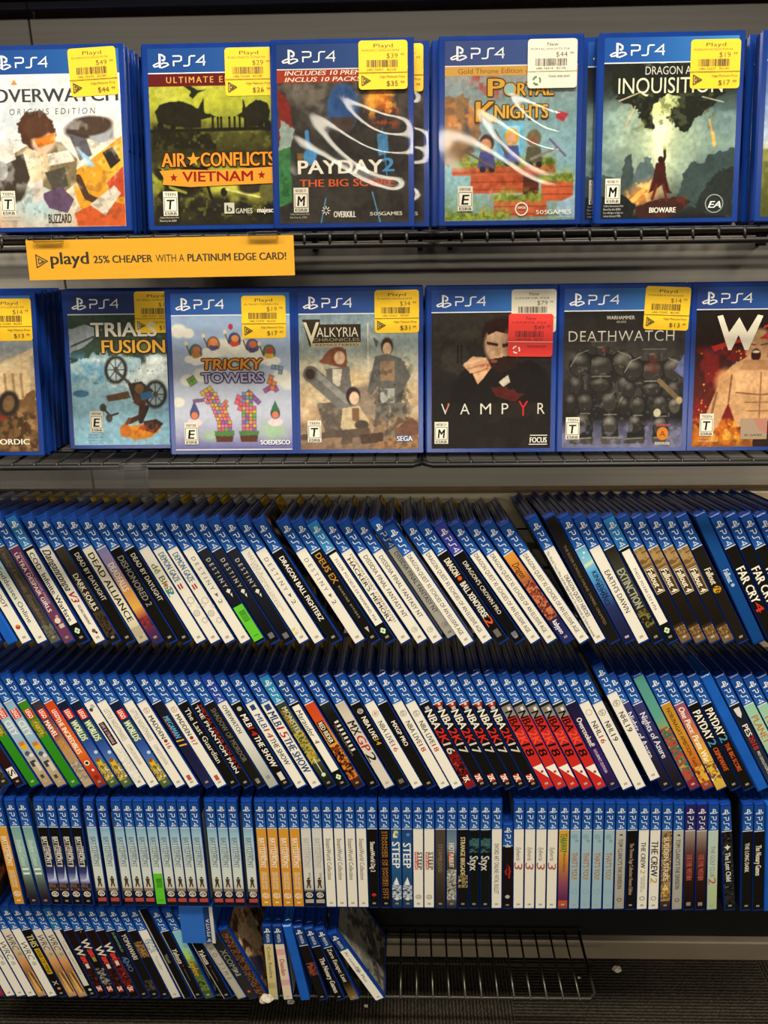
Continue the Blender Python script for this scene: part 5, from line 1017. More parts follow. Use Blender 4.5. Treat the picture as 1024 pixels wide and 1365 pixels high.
def fr_bike(p, *b):      # upside-down dirt bike and rider over ice-blue sky
    C = Cover(p, *b); A = Art('9cc4d2', seed=81)
    A.grad([(18, '3c4a4a'), (44, '5c7480'), (56, 'a2bfc6'), (90, '9ac4d6'), (128, '8cbcd2')])
    A.poly([(0, 18), (100, 18), (100, 52), (84, 58), (78, 50), (60, 54), (40, 50), (20, 50), (8, 56), (0, 60)], '35453a', jag=9).noise('5c6c3a', 6, .55, .8, (50, 20, 100, 54)).poly([(0, 30), (14, 26), (30, 30), (14, 44), (0, 50)], '8c949a', jag=2).line([(2, 44), (22, 36)], 1.6, '3c4648').poly([(62, 50), (68, 50), (67, 68), (63, 68)], '3c4648').noise('e0e6e0', 14, .5, .8, (20, 52, 100, 84)).noise('4a88b0', 10, .6, .6, (0, 50, 30, 74)).ell(8, 84, 7, 3, '4a7a9c')
    A.ell(40, 64, 10, 12, '26221f', 10).ell(40, 64, 7.4, 9.4, 'a8bcc0', 10); A.ell(74, 85, 10, 12, '26221f', 10).ell(74, 85, 7.4, 9.4, '9ab0b4', 10)
    for cx, cy in ((40, 64), (74, 85)):
        for k in range(8): a = k * math.pi / 4; A.line([(cx, cy), (cx + 8 * math.cos(a), cy + 10 * math.sin(a))], .8, '3c3833')
        A.ell(cx, cy, 2.2, 2.6, '4c4640')
    A.line([(41, 66), (52, 76), (56, 82)], 2.6, '4a4440').poly([(50, 76), (62, 74), (72, 82), (66, 92), (54, 90)], '3e3228').poly([(30, 86), (50, 82), (52, 88), (32, 91)], '6a4e36').poly([(56, 84), (66, 88), (64, 98), (54, 92)], '5a3a2c').ell(60, 80, 4, 4, '7a5a3c').poly([(60, 84), (70, 82), (72, 88), (62, 90)], '3a6a94').line([(62, 92), (60, 104), (50, 108)], 4.4, '4a3226').line([(66, 96), (60, 108)], 4, '3c2c24').line([(50, 106), (46, 112)], 3, '7a4a30').poly([(48, 112), (66, 110), (76, 108), (78, 114), (68, 122), (54, 124), (46, 120)], 'd88a2a').poly([(62, 108), (74, 106), (80, 110), (72, 118), (64, 116)], '3a2c26').noise('a84a22', 4, .6, .8, (46, 110, 76, 124)).ell(46, 116, 5, 5.6, 'c8702a')
    A.ell(27, 96, 3, 3.4, '4a4844').ell(32, 105, 3, 3.4, '4a4844').line([(27, 96), (33, 103), (40, 101)], 1.8, '4a4038').noise('4a6a80', 2.5, .72, .7, (18, 60, 80, 80))
    C.art(A); C.header('2a3f78', '24336a'); C.text('TRIALS', 20, 77, 36, 12, 'dcd8c8', b=.08, edge='3a3a30'); C.text('FUSION', 29, 84, 50, 11.5, 'd8a03a', b=.05, edge='2c261c')
    C.esrb('E', 15, 99); C.smallprint(13, 119.5, '4a6a80', 4); C.ell(92, 117, 4.4, 5, '7a747c'); C.ring(92, 117, 2.6, .9, 'd8d8d8'); C.text('UBISOFT', 85, 99.5, 126, 2.8, '4a4a52', b=.04)
def fr_towers(p, *b):    # lilac sky, cream clouds, falling coloured blocks and two block towers
    C = Cover(p, *b); A = Art('aab2c8', seed=91); A.tex = .3
    A.grad([(18, '8ca4c4'), (40, '98acc8'), (70, 'b0b8cc'), (100, 'b6bccc'), (116, '9a9cbc'), (128, '5c5c90')])
    for (x, y, r) in ((6, 30, 7), (14, 32, 5), (24, 66, 7), (12, 70, 6), (92, 68, 8), (98, 72, 8), (4, 88, 5), (40, 44, 9), (52, 44, 11), (64, 46, 9), (30, 50, 7), (76, 50, 7)): A.ell(x, y, r, r * .8, 'dedcd0', 0, .2)
    for (x, y, c1, c2, c3) in ((20, 47, '4a7a4a', 'b87a3a', 'c86a4a'), (35, 41, 'c8782a', '5a4a7a', 'd88a5a'), (53, 38, '3a4a78', 'c24a30', 'd8844a'), (68, 43, '5a5a84', '4a4a70', 'c86a4a'), (82, 48, '4a7a4a', 'd8a83a', 'b04a3a')):
        A.ell(x, y, 5.4, 6.2, '3a3440').ell(x, y, 4.7, 5.5, c1).ell(x, y + 3, 4.2, 2.6, c2).ell(x + .5, y - 1.5, 3.2, 2.8, c3).ell(x - 6, y + 6, 4, 3, 'e4e2d6').ell(x + 5, y + 7, 4.6, 3.2, 'e4e2d6').ell(x, y + 8, 5, 3, 'eae8dc').line([(x - 5, y + 2), (x - 8, y - 6)], 1, '5a4030').ell(x - 8, y - 7, 1.6, 1.8, 'd8c8a0')
    A.ell(50, 27, 2, 2.4, 'b0304a')
    A.noise('5a8a4a', 4, .5, .8, (30, 54, 78, 60)); A.ell(84, 112, 10, 7, '9abf8c', 0, .6, .8).ell(30, 116, 7, 4, '9abf8c', 0, .6, .7)
    rg = random.Random(4); cols = ['c85a6a', 'd8784a', 'c8a83a', '6aa04a', '8a5a9c', '6a8ab4', 'd06a8c']
    def block(x, y, s, rot, c, cells):
        t = math.radians(rot)
        for cx, cy in cells:
            q = [((cx + a) * s, (cy + bb) * s) for a, bb in ((0, 0), (1, 0), (1, 1), (0, 1))]
            q = [(x + u * math.cos(t) - v * math.sin(t), y + (u * math.sin(t) + v * math.cos(t)) * 1.0) for u, v in q]
            A.poly(q, c); A.line(q + [q[0]], .5, '4a3a4a', .7)
    SH = [[(0, 0), (1, 0), (2, 0), (2, 1)], [(0, 0), (0, 1), (1, 1), (1, 2)], [(0, 0), (1, 0), (2, 0), (3, 0)], [(0, 0), (1, 0), (1, 1), (2, 0)], [(0, 0), (1, 0), (0, 1), (1, 1)]]
    for (x, y, s, r_, c, k) in ((17, 66, 3.4, 60, '6a9a3c', 4), (22, 80, 3.6, -30, 'c8a63a', 0), (16, 86, 2.4, -5, '8a5a84', 2), (27, 82, 3, 30, 'c8705a', 3), (36, 86, 2.6, 50, '7a9a4a', 4), (44, 86, 2.6, 40, 'd8784a', 1), (54, 82, 4, 20, 'd0586a', 1), (64, 78, 3.6, 45, '84589c', 2), (76, 78, 3.8, -30, 'a0508c', 0), (82, 66, 3.8, 20, 'd07a40', 1), (84, 58, 3.2, 10, '7a9cb4', 0)): block(x, y, s, r_, c, SH[k])
    for bx, lean in ((42, -1.1), (63, 0.1)):
        for i in range(13):
            y = 115 - i * 2.9
            for j in range(4 if i < 9 else 3): block(bx - 5.6 + j * 3 + lean * max(0, i - 4), y, 3, 0, rg.choice(cols), [(0, 0)])
        A.poly([(bx - 8, 114), (bx + 8, 114), (bx + 7, 121), (bx - 7, 121)], '5a3428').poly([(bx - 9, 112), (bx + 9, 112), (bx + 8, 116), (bx - 8, 116)], '4a7a44', jag=2)
    for x, hc in ((17, '4a4a7a'), (86, '3a6a4a')): A.ell(x, 105, 6.5, 3.4, 'd8c8cc').ell(x, 98, 4, 4.4, '3a3440').ell(x, 99, 3, 3, 'c8785a').poly([(x - 4, 96), (x + 4, 96), (x, 87)], hc)
    C.art(A); C.header('3a74b0', '2f56a0')
    C.text('TRICKY', 25, 76, 61.5, 9, 'd88a26', b=.10, sh=.1, edge='5a2f1c'); C.text('TOWERS', 24, 77, 72, 8, 'a49cbc', b=.10, sh=-.05, edge='3c3450')
    C.esrb('E', 8, 105); C.text('SOEDESCO', 73, 98, 123.5, 3.8, 'eeeeee', b=.05); C.rect(0, 100, 127, 128, 'c8c8da')
def fr_soldiers(p, *b):  # sepia watercolour: cannon barrel and three generic uniformed figures
    C = Cover(p, *b); A = Art('a8a498', seed=101)
    A.grad([(18, '7a8c94'), (45, '8c9894'), (62, 'aaa692'), (80, 'c0a882'), (100, 'b09474'), (128, '7c6450')]); A.noise('d8c8a8', 12, .56, .6, (0, 55, 100, 100)).noise('5a4a3c', 9, .6, .6, (0, 100, 100, 128))
    A.line([(58, 26), (58, 100)], 1, 'cdc4ac').poly([(59, 32), (68, 38), (66, 48), (59, 42)], '9aa2a0').poly([(62, 36), (67, 40), (65, 46)], '5a5c5a')
    A.ell(48, 72, 10, 9, 'c8b088', 0, .3).ell(58, 88, 16, 14, '8a7a6a', 0, .2)
    # standing figure at right
    A.ell(74, 44, 5, 7, '3c2a22').ell(74, 46, 3.8, 5, 'd2ad8c').poly([(64, 52), (74, 50), (86, 54), (94, 68), (88, 78), (86, 90), (66, 90), (66, 76), (60, 84), (57, 80), (62, 60)], '5e5c58').poly([(68, 56), (80, 56), (80, 72), (68, 72)], '8a7058').poly([(68, 78), (80, 78), (80, 90), (68, 90)], 'a2a49c').poly([(64, 90), (76, 90), (74, 118), (62, 118)], '6c665e').poly([(76, 90), (90, 90), (90, 118), (78, 118)], '706a60').ell(68, 110, 5, 7, '8c7258').ell(84, 108, 6, 7, '94785a').noise('3c3834', 5, .58, .6, (60, 50, 94, 118))
    # figure behind the barrel at left
    A.poly([(16, 56), (26, 46), (40, 46), (40, 62), (30, 60)], '7a4a34', jag=3).ell(33, 51, 6.5, 7.5, '74452f').ell(34, 53, 4.6, 5.4, 'd4b090').poly([(22, 62), (42, 60), (44, 80), (38, 84), (24, 78)], '6a6660').poly([(28, 62), (36, 62), (34, 76), (28, 76)], 'c8bca8').poly([(14, 90), (40, 88), (36, 118), (22, 118)], '5c544c').noise('8c7a68', 5, .58, .6, (14, 86, 40, 118))
    A.line([(10, 66), (40, 92)], 13, '6c6a66').line([(12, 64), (40, 88)], 5, '8c8a84').ell(9, 66, 6, 6.5, '5a5854').ell(9, 66, 4, 4.4, '382a24')
    # seated figure at the centre
    A.ell(45, 84, 6, 7.5, '33262a').ell(46, 86, 4.2, 5.4, 'd2b498').poly([(36, 94), (50, 92), (58, 104), (58, 112), (40, 116), (34, 110)], 'b8a684').poly([(44, 94), (50, 94), (50, 106), (44, 104)], '7a5a44').ell(52, 108, 6, 4, '4a4038').poly([(36, 112), (58, 110), (62, 122), (34, 124)], '5a4c40').poly([(44, 118), (52, 118), (50, 128), (44, 128)], '7c6a58').line([(2, 118), (46, 114)], 5, '574a42').poly([(50, 116), (70, 114), (70, 122), (52, 124)], '4a3a34').poly([(80, 112), (94, 102), (100, 106), (100, 124), (82, 122)], '6a4a3c', jag=3).poly([(66, 122), (100, 116), (100, 128), (60, 128)], '94704e').noise('5a4030', 4, .58, .6, (60, 116, 100, 128))
    C.art(A); C.header('3a6aa4', '283f84'); C.poly([(3, 22), (18, 22), (18, 26), (52, 26), (52, 44), (9, 44)], '332a20'); C.poly([(10, 41), (52, 40.5), (52, 44), (10, 44.5)], 'b8a884')
    C.text('V', 4, 17, 41, 18, 'cfc6a8', b=.02); C.text('ALKYRIA', 15, 50, 36, 8, 'd8d0b8', b=.0); C.text('CHRONICLES', 12, 51, 39.6, 2.6, '9c9478', b=.01); C.text('REMASTERED', 14, 50, 43.5, 2, '5a4a34', b=.02)
    C.esrb('T', 6, 104); C.text('SEGA', 82, 95, 121.5, 4.4, 'd6dce4', b=.05, edge='3a5a94', ed=.06)
def fr_coat(p, *b):      # near-black cover, generic man with bowed head and raised hand
    C = Cover(p, *b); A = Art('1e1b19', seed=111)
    A.grad([(18, '2e2a25'), (50, '2a2622'), (75, '1a1715'), (128, '1c1917')]); A.noise('3e382e', 12, .55, .6, (0, 22, 45, 70)).noise('2e2620', 14, .55, .5, (40, 60, 100, 128)).line([(22, 44), (22, 58)], 1.5, '1c1916').line([(25, 44), (25, 58)], 1.5, '1c1916')
    A.poly([(24, 66), (40, 58), (60, 62), (82, 56), (96, 66), (100, 90), (20, 92)], '171412', jag=3)
    A.ell(58, 36, 16, 14, '2a1512').ell(56, 44, 12, 15, 'c8a282', -6).poly([(44, 26), (70, 24), (74, 40), (66, 36), (54, 33), (47, 36)], '2c1512').ell(66, 44, 6, 12, '9c7458', 0, .4, .8).poly([(46, 41), (56, 43), (55, 45), (46, 43.4)], '3c2218').poly([(59, 43), (68, 42), (67, 45), (59, 46)], '36201a').poly([(54, 46), (58, 46), (57, 53), (52, 53)], 'b88c68').poly([(48, 56), (58, 54), (70, 52), (72, 62), (58, 66), (50, 62)], '2a1812', jag=2).ell(52, 57, 3, 1.4, '7c4434')
    A.poly([(26, 60), (34, 53), (46, 54), (50, 62), (44, 70), (38, 76), (32, 66)], 'c89c78').line([(28, 59), (44, 55)], 2, 'd8b08c').line([(30, 63), (46, 59)], 1.6, 'b07e5c').line([(34, 67), (47, 63)], 1.6, 'a87656').noise('a02a20', 3, .6, .8, (42, 52, 50, 62)).poly([(18, 74), (34, 66), (40, 78), (30, 92), (16, 90)], '14110f').poly([(56, 74), (64, 68), (66, 74), (60, 78)], 'b8b09a').poly([(50, 78), (62, 78), (78, 84), (70, 90), (54, 86)], '4c1a18', jag=3)
    C.art(A); C.header('3a86c8', '2a4a94')
    xs = [(8, 15), (24, 32), (41, 50), (59, 64.5), (73, 81), (89, 95)]
    for ch, (a, bb) in zip('VAMPYR', xs): C.text(ch, a, bb, 100 - (0 if ch != 'Y' else -1.5), 9.5 if ch != 'Y' else 13, 'd0cabe' if ch != 'Y' else 'c4261f', b=-.005)
    C.poly([(11.5, 100), (14.8, 90.5), (13.6, 90.5)], 'b8302a')
    C.esrb('M', 2.5, 106); C.text('FOCUS', 83, 97, 123.5, 4.6, 'e6e2d8', b=.06); C.rect(82, 97.5, 124.6, 125.2, 'e6e2d8'); C.rect(83, 97.5, 117.2, 117.8, 'e6e2d8')
def fr_armour(p, *b):    # two generic hulking armoured suits in shadow
    C = Cover(p, *b); A = Art('24211f', seed=121)
    A.grad([(18, '1e1b19'), (45, '3a3632'), (70, '2c2927'), (104, '1d1b1b'), (112, '4a4a60'), (128, '6a6a84')]); A.noise('4c4844', 14, .55, .5, (0, 40, 100, 100))
    for (ox, oy, k) in ((30, 0, 1.0), (73, 6, .92)):
        X = lambda x: ox + (x - 30) * k; Y = lambda y: oy + 48 + (y - 48) * k
        def plate(pts, c): A.poly([(X(a), Y(q)) for a, q in pts], c, jag=1.2)
        def lobe(x, y, rx, ry, rot=0, c='2b2926', hi='6e6a63'):
            A.ell(X(x), Y(y), rx * k, ry * k, '12110f', rot, .06).ell(X(x), Y(y), rx * k * .93, ry * k * .93, c, rot, .1)
            A.ell(X(x - rx * .2), Y(y - ry * .45), rx * k * .55, ry * k * .28, hi, rot - 8, .7, .8)
        plate([(14, 84), (28, 84), (27, 100), (25, 124), (9, 124), (13, 100)], '1b1a18'); plate([(33, 84), (45, 84), (46, 106), (48, 123), (33, 123)], '1f1d1b')
        lobe(19, 92, 6.5, 9, 6); lobe(39, 91, 6.5, 9, -4, '33302c'); lobe(17, 108, 6, 9, 6, '2a2724', '8a857b'); lobe(40, 110, 6.5, 9, 0, '3a3733', '8f8a80')
        plate([(8, 120), (26, 119), (26, 125), (6, 125)], '3c3935'); plate([(33, 119), (48, 119), (50, 125), (33, 125)], '4a4641')
        lobe(11, 78, 5, 9, 24); lobe(7, 92, 4.5, 9, 12, '262320'); lobe(51, 78, 5, 9, -16, '322f2b'); lobe(52, 92, 5.5, 7, -6, '4a4640', '9a958a')
        plate([(18, 52), (45, 52), (46, 72), (39, 84), (22, 84)], '24221f'); lobe(31, 62, 11, 9, 0, '302d2a', '7d786f'); lobe(31, 77, 9, 6, 0, '2a2825', '6a665e')
        lobe(14, 60, 9, 11, 20, '2c2a27', '7a756c'); lobe(50, 60, 9.5, 11, -18, '35322e', '8c877d'); lobe(32, 48, 5.5, 6, 0, '3a3733', '948f84')
        A.ell(X(33), Y(49), 1.3, 1.5, '8a3a28').poly([(X(24), Y(46)), (X(41), Y(46)), (X(43), Y(42)), (X(22), Y(42))], '47433e')
        for pts in (((6, 62), (12, 52), (20, 49)), ((45, 50), (55, 54), (59, 63)), ((22, 42), (43, 42)), ((24, 70), (39, 70)), ((15, 100), (23, 100)), ((35, 101), (45, 101)), ((8, 121), (24, 120)), ((34, 120), (48, 120))): A.line([(X(a), Y(q)) for a, q in pts], .7, 'a39e93', .75)
        A.noise('77726a', 2.6, .73, .5, (X(10), Y(46), X(58), Y(112)))
    A.line([(80, 74), (97, 90)], 4, '6a5a42').ell(97, 90, 2.6, 3, 'a8946c').ell(79, 100, 3, 3.4, 'c0b89c').poly([(92, 66), (100, 52), (100, 72)], '5c628c').ell(74, 62, 5, 6, '5a2a24', 0, .5, .6).noise('8c8caa', 7, .58, .5, (0, 108, 100, 128))
    C.art(A); C.header('3a80b8', '2f4f94'); C.text('WARHAMMER', 35, 58, 24.6, 3, 'b8b2a6', b=.03); C.text('40,000', 43, 51, 27.4, 1.8, '9c968a', b=.02)
    C.text('DEATHWATCH', 4, 91, 42, 9, 'd2ccbe', b=-.008, sp=1.1, res=4)
    C.esrb('T', 3, 103); C.ell(84, 117, 4.8, 5.4, 'c8782a'); C.text('A', 81.6, 86.4, 119.4, 5, '3a2414', b=-.01); C.text('BISMARK', 78, 90.5, 126, 2.4, 'd8d2c8', b=.03); C.text('RODEON', 79, 89.5, 111, 2, 'c8605a', b=.03)
def fr_wrestler(p, *b):  # embers on black, generic shirtless man shouting
    C = Cover(p, *b); A = Art('221512', seed=131)
    A.grad([(18, '1d1814'), (50, '2a1614'), (80, '4a1c16'), (110, '6a2a18'), (128, '8a5020')]); A.noise('7a1c1c', 14, .5, .8, (0, 48, 100, 120)).noise('3a2a4a', 12, .58, .7, (10, 50, 44, 90)).noise('c8741f', 10, .55, .8, (0, 96, 60, 128)).noise('e0a840', 6, .6, .8, (0, 104, 40, 128)).noise('d87a24', 9, .58, .8, (76, 48, 100, 84)).specks('e08a3a', 60, (4, 46, 60, 120), .3, 1.0)
    A.X = A.X + 25
    A.poly([(56, 62), (70, 54), (92, 56), (104, 62), (110, 110), (62, 112), (54, 92), (46, 112), (36, 118), (34, 106), (42, 86), (48, 70)], 'c09468').ell(66, 76, 12, 8, 'cfa274', -8, .4).ell(92, 76, 12, 8, 'cfa274', 8, .4).ell(50, 74, 7, 9, 'b8895c', 20, .4)
    A.line([(60, 84), (80, 86), (102, 84)], 1.2, '7a5034').line([(80, 68), (80, 108)], 1.2, '8c6040').line([(68, 92), (94, 92)], 1, '8c6040').line([(70, 99), (92, 99)], 1, '8c6040').line([(44, 84), (40, 104)], 2, '8a5e3e').line([(56, 70), (54, 92)], 1.4, '7a5034')
    A.ell(76, 48, 10, 13, 'bf8f68').ell(76, 38, 9, 5, 'a8885c', 0, .3).ell(75, 54, 4, 5, '3a1814').ell(75, 51.5, 3, 1, 'd8ccb8').line([(69, 45), (74, 46)], 1, '5a3826').line([(79, 46), (84, 45)], 1, '5a3826').poly([(66, 58), (86, 58), (90, 66), (62, 66)], 'a87a54').poly([(74, 108), (110, 106), (110, 128), (76, 128)], '2a1c16', jag=2)
    A.X = A.X - 25
    C.art(A); C.header('2f6aa4', '2a4288')
    C.poly([(13, 47), (30, 42), (48, 40), (46, 43), (30, 45), (16, 51)], 'b02a24')
    C.poly([(17, 23), (21.5, 22), (27, 36), (35, 24), (42, 36), (50, 22), (54.5, 23), (43.5, 50), (40.5, 50), (35, 38), (29.5, 50), (27, 50)], 'e8e0cc')
    C.text('2K17', 53, 98, 41, 11.5, 'b8302a', b=.07, sh=.2)
    C.esrb('T', 6, 101); C.smallprint(5, 121.5, 'd0b890'); C.rect(40, 62, 105, 122, 'a08c74'); C.poly([(50, 105), (62, 105), (62, 118), (55, 114)], 'b07a6a'); C.text('2K GAMES', 43, 58, 119.5, 1.8, '3a3028', b=.02)
def fr_anime(p, *b):
    C = Cover(p, *b); A = Art('5a4230', 90, 70, seed=141)
    A.noise('b08a60', 12, .46, .9).noise('e8ccA0', 9, .55, .9, (0, 20, 70, 100)).noise('1c1612', 10, .55, .9, (40, 0, 100, 128)).poly([(5, 20), (40, 40), (60, 90), (30, 80)], 'd8b48c', jag=6).poly([(30, 80), (70, 118), (90, 128), (50, 128)], 'b8502a', jag=6).poly([(40, 40), (64, 52), (60, 66), (50, 70)], 'a89878', jag=8).poly([(0, 60), (30, 90), (20, 110), (0, 100)], '3c3a50', jag=4)
    C.art(A); C.rect(72, 96, 104, 124, 'd8d2c0'); C.text('M', 77, 92, 120, 10, '1c1a18', b=.1)
def fr_dark(p, *b):
    C = Cover(p, *b); A = Art('2c241c', 80, 60, seed=151)
    A.noise('5a4a34', 9, .5, .9).noise('a89878', 6, .64, .9).noise('14110e', 9, .55, .9); A.line([(0, 30), (100, 100)], 3, '8c8270')
    C.art(A)
def fr_grey(p, *b):
    C = Cover(p, *b); A = Art('6c6a62', 90, 70, seed=161)
    A.grad([(0, '5c5a50'), (60, '75736a'), (128, '3c3a36')]); A.noise('9a988c', 14, .55, .6).noise('3a3630', 10, .58, .8, (40, 20, 100, 100)).noise('2a2622', 6, .6, .8, (0, 80, 100, 128))
    C.art(A); C.text('AR NOSURGE', 30, 90, 118, 6, '2a2824', b=.02); C.poly([(58, 0), (100, 0), (100, 34), (64, 30)], 'd8b81c')
def fr_explo(p, *b):
    C = Cover(p, *b); A = Art('3a3230', 90, 70, seed=171)
    A.grad([(0, '4a6878'), (40, '8a9c9c'), (70, '6a4a38'), (128, '1c1816')]).noise('c8642c', 12, .5, .95, (0, 50, 100, 110)).noise('e8c08a', 8, .6, .9, (20, 60, 90, 100)).noise('1c1614', 8, .58, .9)
    C.art(A)
def fr_scene(p, *b):
    C = Cover(p, *b); A = Art('b9b29c', 80, 60, seed=181)
    A.noise('8c8a7c', 10, .55, .8).noise('2a2622', 10, .6, .9, (0, 60, 100, 128)); C.art(A); C.esrb('T', 70, 100)
def fr_pale(p, *b):
    C = Cover(p, *b); A = Art('8fa8a0', 80, 60, seed=191)
    A.grad([(0, '2c3432'), (40, '7f948c'), (80, '6a7a72'), (128, '2a2624')]).noise('3a3c38', 10, .55, .7, (0, 60, 100, 128)); C.art(A)
FRONTS.update(hero=fr_hero, planes=fr_planes, mask=fr_mask, blocks=fr_blocks, breach=fr_breach, field=fr_field, desert=fr_desert, bike=fr_bike, towers=fr_towers, soldiers=fr_soldiers, coat=fr_coat, armour=fr_armour, wrestler=fr_wrestler, anime=fr_anime, dark=fr_dark, grey=fr_grey, explo=fr_explo, scene=fr_scene, pale=fr_pale)

# ------------------------------------------------------------------ face-out stacks
sty('plainspine', 'dark spine', K)
def front_mesh(fn):
    p = Pr(); FRONTS[fn](p, .02 + .0065, .02 + .1295, .0045, .1655)
    o = p.build('printed_insert', fmap_case(CT), M['print']); me = o.data; bpy.data.objects.remove(o); return me
FM = {}
LEAN = math.radians(12)
def face_out(fn, cx_px, Y, z, labels, group, stickers=(), offs=None, film=False, film_all=False):
    """a stack of face-out copies leaning back; labels[0] is the one in front, the rest stand behind it"""
    if fn not in FM: FM[fn] = front_mesh(fn)
    roots = []
    x = x_on(cx_px, Y, z + CT * math.sin(LEAN)) - CW / 2
    for i, lab in enumerate(labels):
        dx = (offs[i] if offs else rnd.uniform(-.0012, .0012)) if i else 0.0
        yb = Y + CT * math.cos(LEAN) + i * (CT + .0006) / math.cos(LEAN)      # y of the resting (rear lower) edge
        mtx = (Matrix.Translation((x + dx, yb, z + .0002)) @ Matrix.Rotation(-LEAN, 4, 'X') @ Matrix.Rotation(math.radians(-90), 4, 'Z')
               @ Matrix.Translation((CT / 2, 0, 0)))
        root = thing('game_case', lab, 'video game', group, mtx)
        link('case_shell', SHELL, root); link('printed_insert', FM[fn], root)
        for (kind, code, pr, pr2, s0, t0, rot, seed, lift) in stickers:
            p = sticker_print(kind, code, pr, pr2, seed)
            xf, fm = sticker_on_front(p, s0, t0, CT, rot, lift)
            kk = (fn, code, kind, pr)
            if kk not in FM:
                o = p.build('price_sticker', fm, M['sticker'], xf=xf); FM[kk] = o.data; bpy.data.objects.remove(o)
            o = link('price_sticker', FM[kk], root)
            if len(stickers) > 1: o['label'] = {'w': 'white price sticker', 'r': 'red price sticker', 'y': 'yellow price sticker'}[kind]
        if (film and i == 0) or film_all:
            o = link('shrink_wrap', film_mesh(3 + i), root)
        roots.append(root)
    return roots
def film_mesh(seed):
    """clear wrap stretched over the front, rippled towards the right edge"""
    n, m = 72, 96; a = vnoise(m, n, 26, seed, 2); b_ = vnoise(m, n, 60, seed + 9, 1)
    V = []; F = []
    for j in range(m):
        for i in range(n):
            s = i / (n - 1); t = j / (m - 1)
            e = min(1, 8 * min(s, 1 - s, t, 1 - t))
            am = .00018 + .00065 * min(1, max(0, (s - .25) / .6))
            h = am * (math.sin((t * 13 + b_[j, i] * 5) * 2 + s * 2.2) * .5 + .5) * (.35 + a[j, i])
            V.append((CT / 2 + .0016 + h * e, .001 + s * (CW - .002), .001 + t * (CH - .002)))
    for j in range(m - 1):
        for i in range(n - 1): F.append((j * n + i, j * n + i + 1, (j + 1) * n + i + 1, (j + 1) * n + i))
    me = bpy.data.meshes.new('shrink_wrap'); me.from_pydata(V, [], F); me.materials.append(M['film'])
    me.polygons.foreach_set('use_smooth', [True] * len(F)); me.update(); return me
# ------------------------------------------------------------------ top display row
def stack(front, behind, n):
    return [front] + ['%s case back from the front in the stack behind the %s' % (ORD(i + 1), behind) for i in range(1, n)]
def stk(kind, code, pr, pr2, s0, t0, rot=0, seed=1, lift=.0004): return (kind, code, pr, pr2, s0, t0, rot, seed, lift)
g1 = 'face-out cases on the top display row'; g2 = 'face-out cases on the second display row'
face_out('breach', 887, .80, Z1, stack('front case with stormy green-sky cover and lone figure, top display row', 'stormy green-sky cover', 2), g1,
         [stk('y', 'PS-DRAGON AGE INQUISITION PS4', '19.99', '17.99', .0855, .1195, 0, 1)], offs=[0, -.012])
face_out('blocks', 678.5, .80, Z1, stack('front case with grass-topped brick island cover and white price sticker', 'brick island cover', 3), g1,
         [stk('w', 'PORTAL KNIGHTS PS4', '44.99', None, .083, .122, 0, 2, .0022)], offs=[0, -.006, -.0065], film=True)
face_out('mask', 458.5, .80, Z1, ['front shrink-wrapped case with grey cover and blue oval, top display row', 'shrink-wrapped case peeking out right of the grey cover with the blue oval'], g1,
         [stk('y', 'PS-PAYDAY 2 THE BIG SCORE PS4', '39.99', '35.99', .0835, .1235, 0, 3, .0026)], offs=[0, .0150], film=True, film_all=True)
face_out('planes', 289.5, .806, Z1, stack('front case with olive airfield cover and black plane silhouettes', 'olive airfield cover', 2), g1,
         [stk('y', 'PS-AIR CONFLICTS VIETNAM PS4', '29.99', '26.99', .0800, .122, 0, 4)])
face_out('hero', 84, .80, Z1, stack('front case with pale cover, tumbling brown and orange figure, far left', 'pale cover at far left', 5), g1,
         [stk('y', 'PS-OVERWATCH ORIGINS ED PS4', '49.99', '44.99', .0830, .1225, 2.5, 5)])
face_out('field', 1100, .80, Z1, ['case with blue sky and green hill cover, cut by right edge'], g1)
face_out('field', 1081, .817, Z1, ['case just left behind the sky-and-hill cover at the right edge'], g1)
# second display row
face_out('wrestler', 1001, .80, Z2, stack('front case with shouting shirtless man on ember cover', 'ember cover', 2), g2)
face_out('armour', 827.5, .80, Z2, stack('front case with two dark armoured suits on cover', 'armoured suits cover', 2), g2,
         [stk('y', 'PS-WARHAMMER 40K DEATHWATCH PS4', '14.99', '13.49', .0865, .1245, -2.5, 6)])
face_out('coat', 653.5, .80, Z2, stack('front case with near-black cover, white and red price stickers', 'near-black cover', 2), g2,
         [stk('w', 'VAMPYR PS4', '79.99', None, .0880, .1225, 0, 7, .0004), stk('r', 'VAMPYR PS4', '49.99', None, .0845, .0985, -1, 8, .0012)])
face_out('soldiers', 479, .80, Z2, stack('front case with sepia cover of cannon and three uniformed figures', 'sepia cannon cover', 3), g2,
         [stk('y', 'PS-VALKYRIA CHRONICLES RE PS4', '34.99', '31.49', .0850, .1235, 0, 9)])
face_out('towers', 312, .80, Z2, stack('front case with lilac cover of coloured falling blocks', 'lilac falling-blocks cover', 3), g2,
         [stk('y', 'PS-TRICKY TOWERS PS4', '19.99', '17.99', .0800, .1195, 0, 10)])
face_out('bike', 174, .826, Z2, stack('set-back case with ice-blue cover and upside-down motorbike', 'upside-down motorbike cover', 2), g2,
         [stk('y', 'PS-TRIALS FUSION PS4', '19.99', '17.99', .0790, .1235, 0, 11)])
face_out('desert', -24, .80, Z2, stack('front case with desert ruin cover and yellow sticker, far left', 'desert ruin cover', 5), g2,
         [stk('y', 'PS-MX VS ATV ALIVE GUEST PS4', '14.99', '13.49', .0845, .1195, 0, 12)])

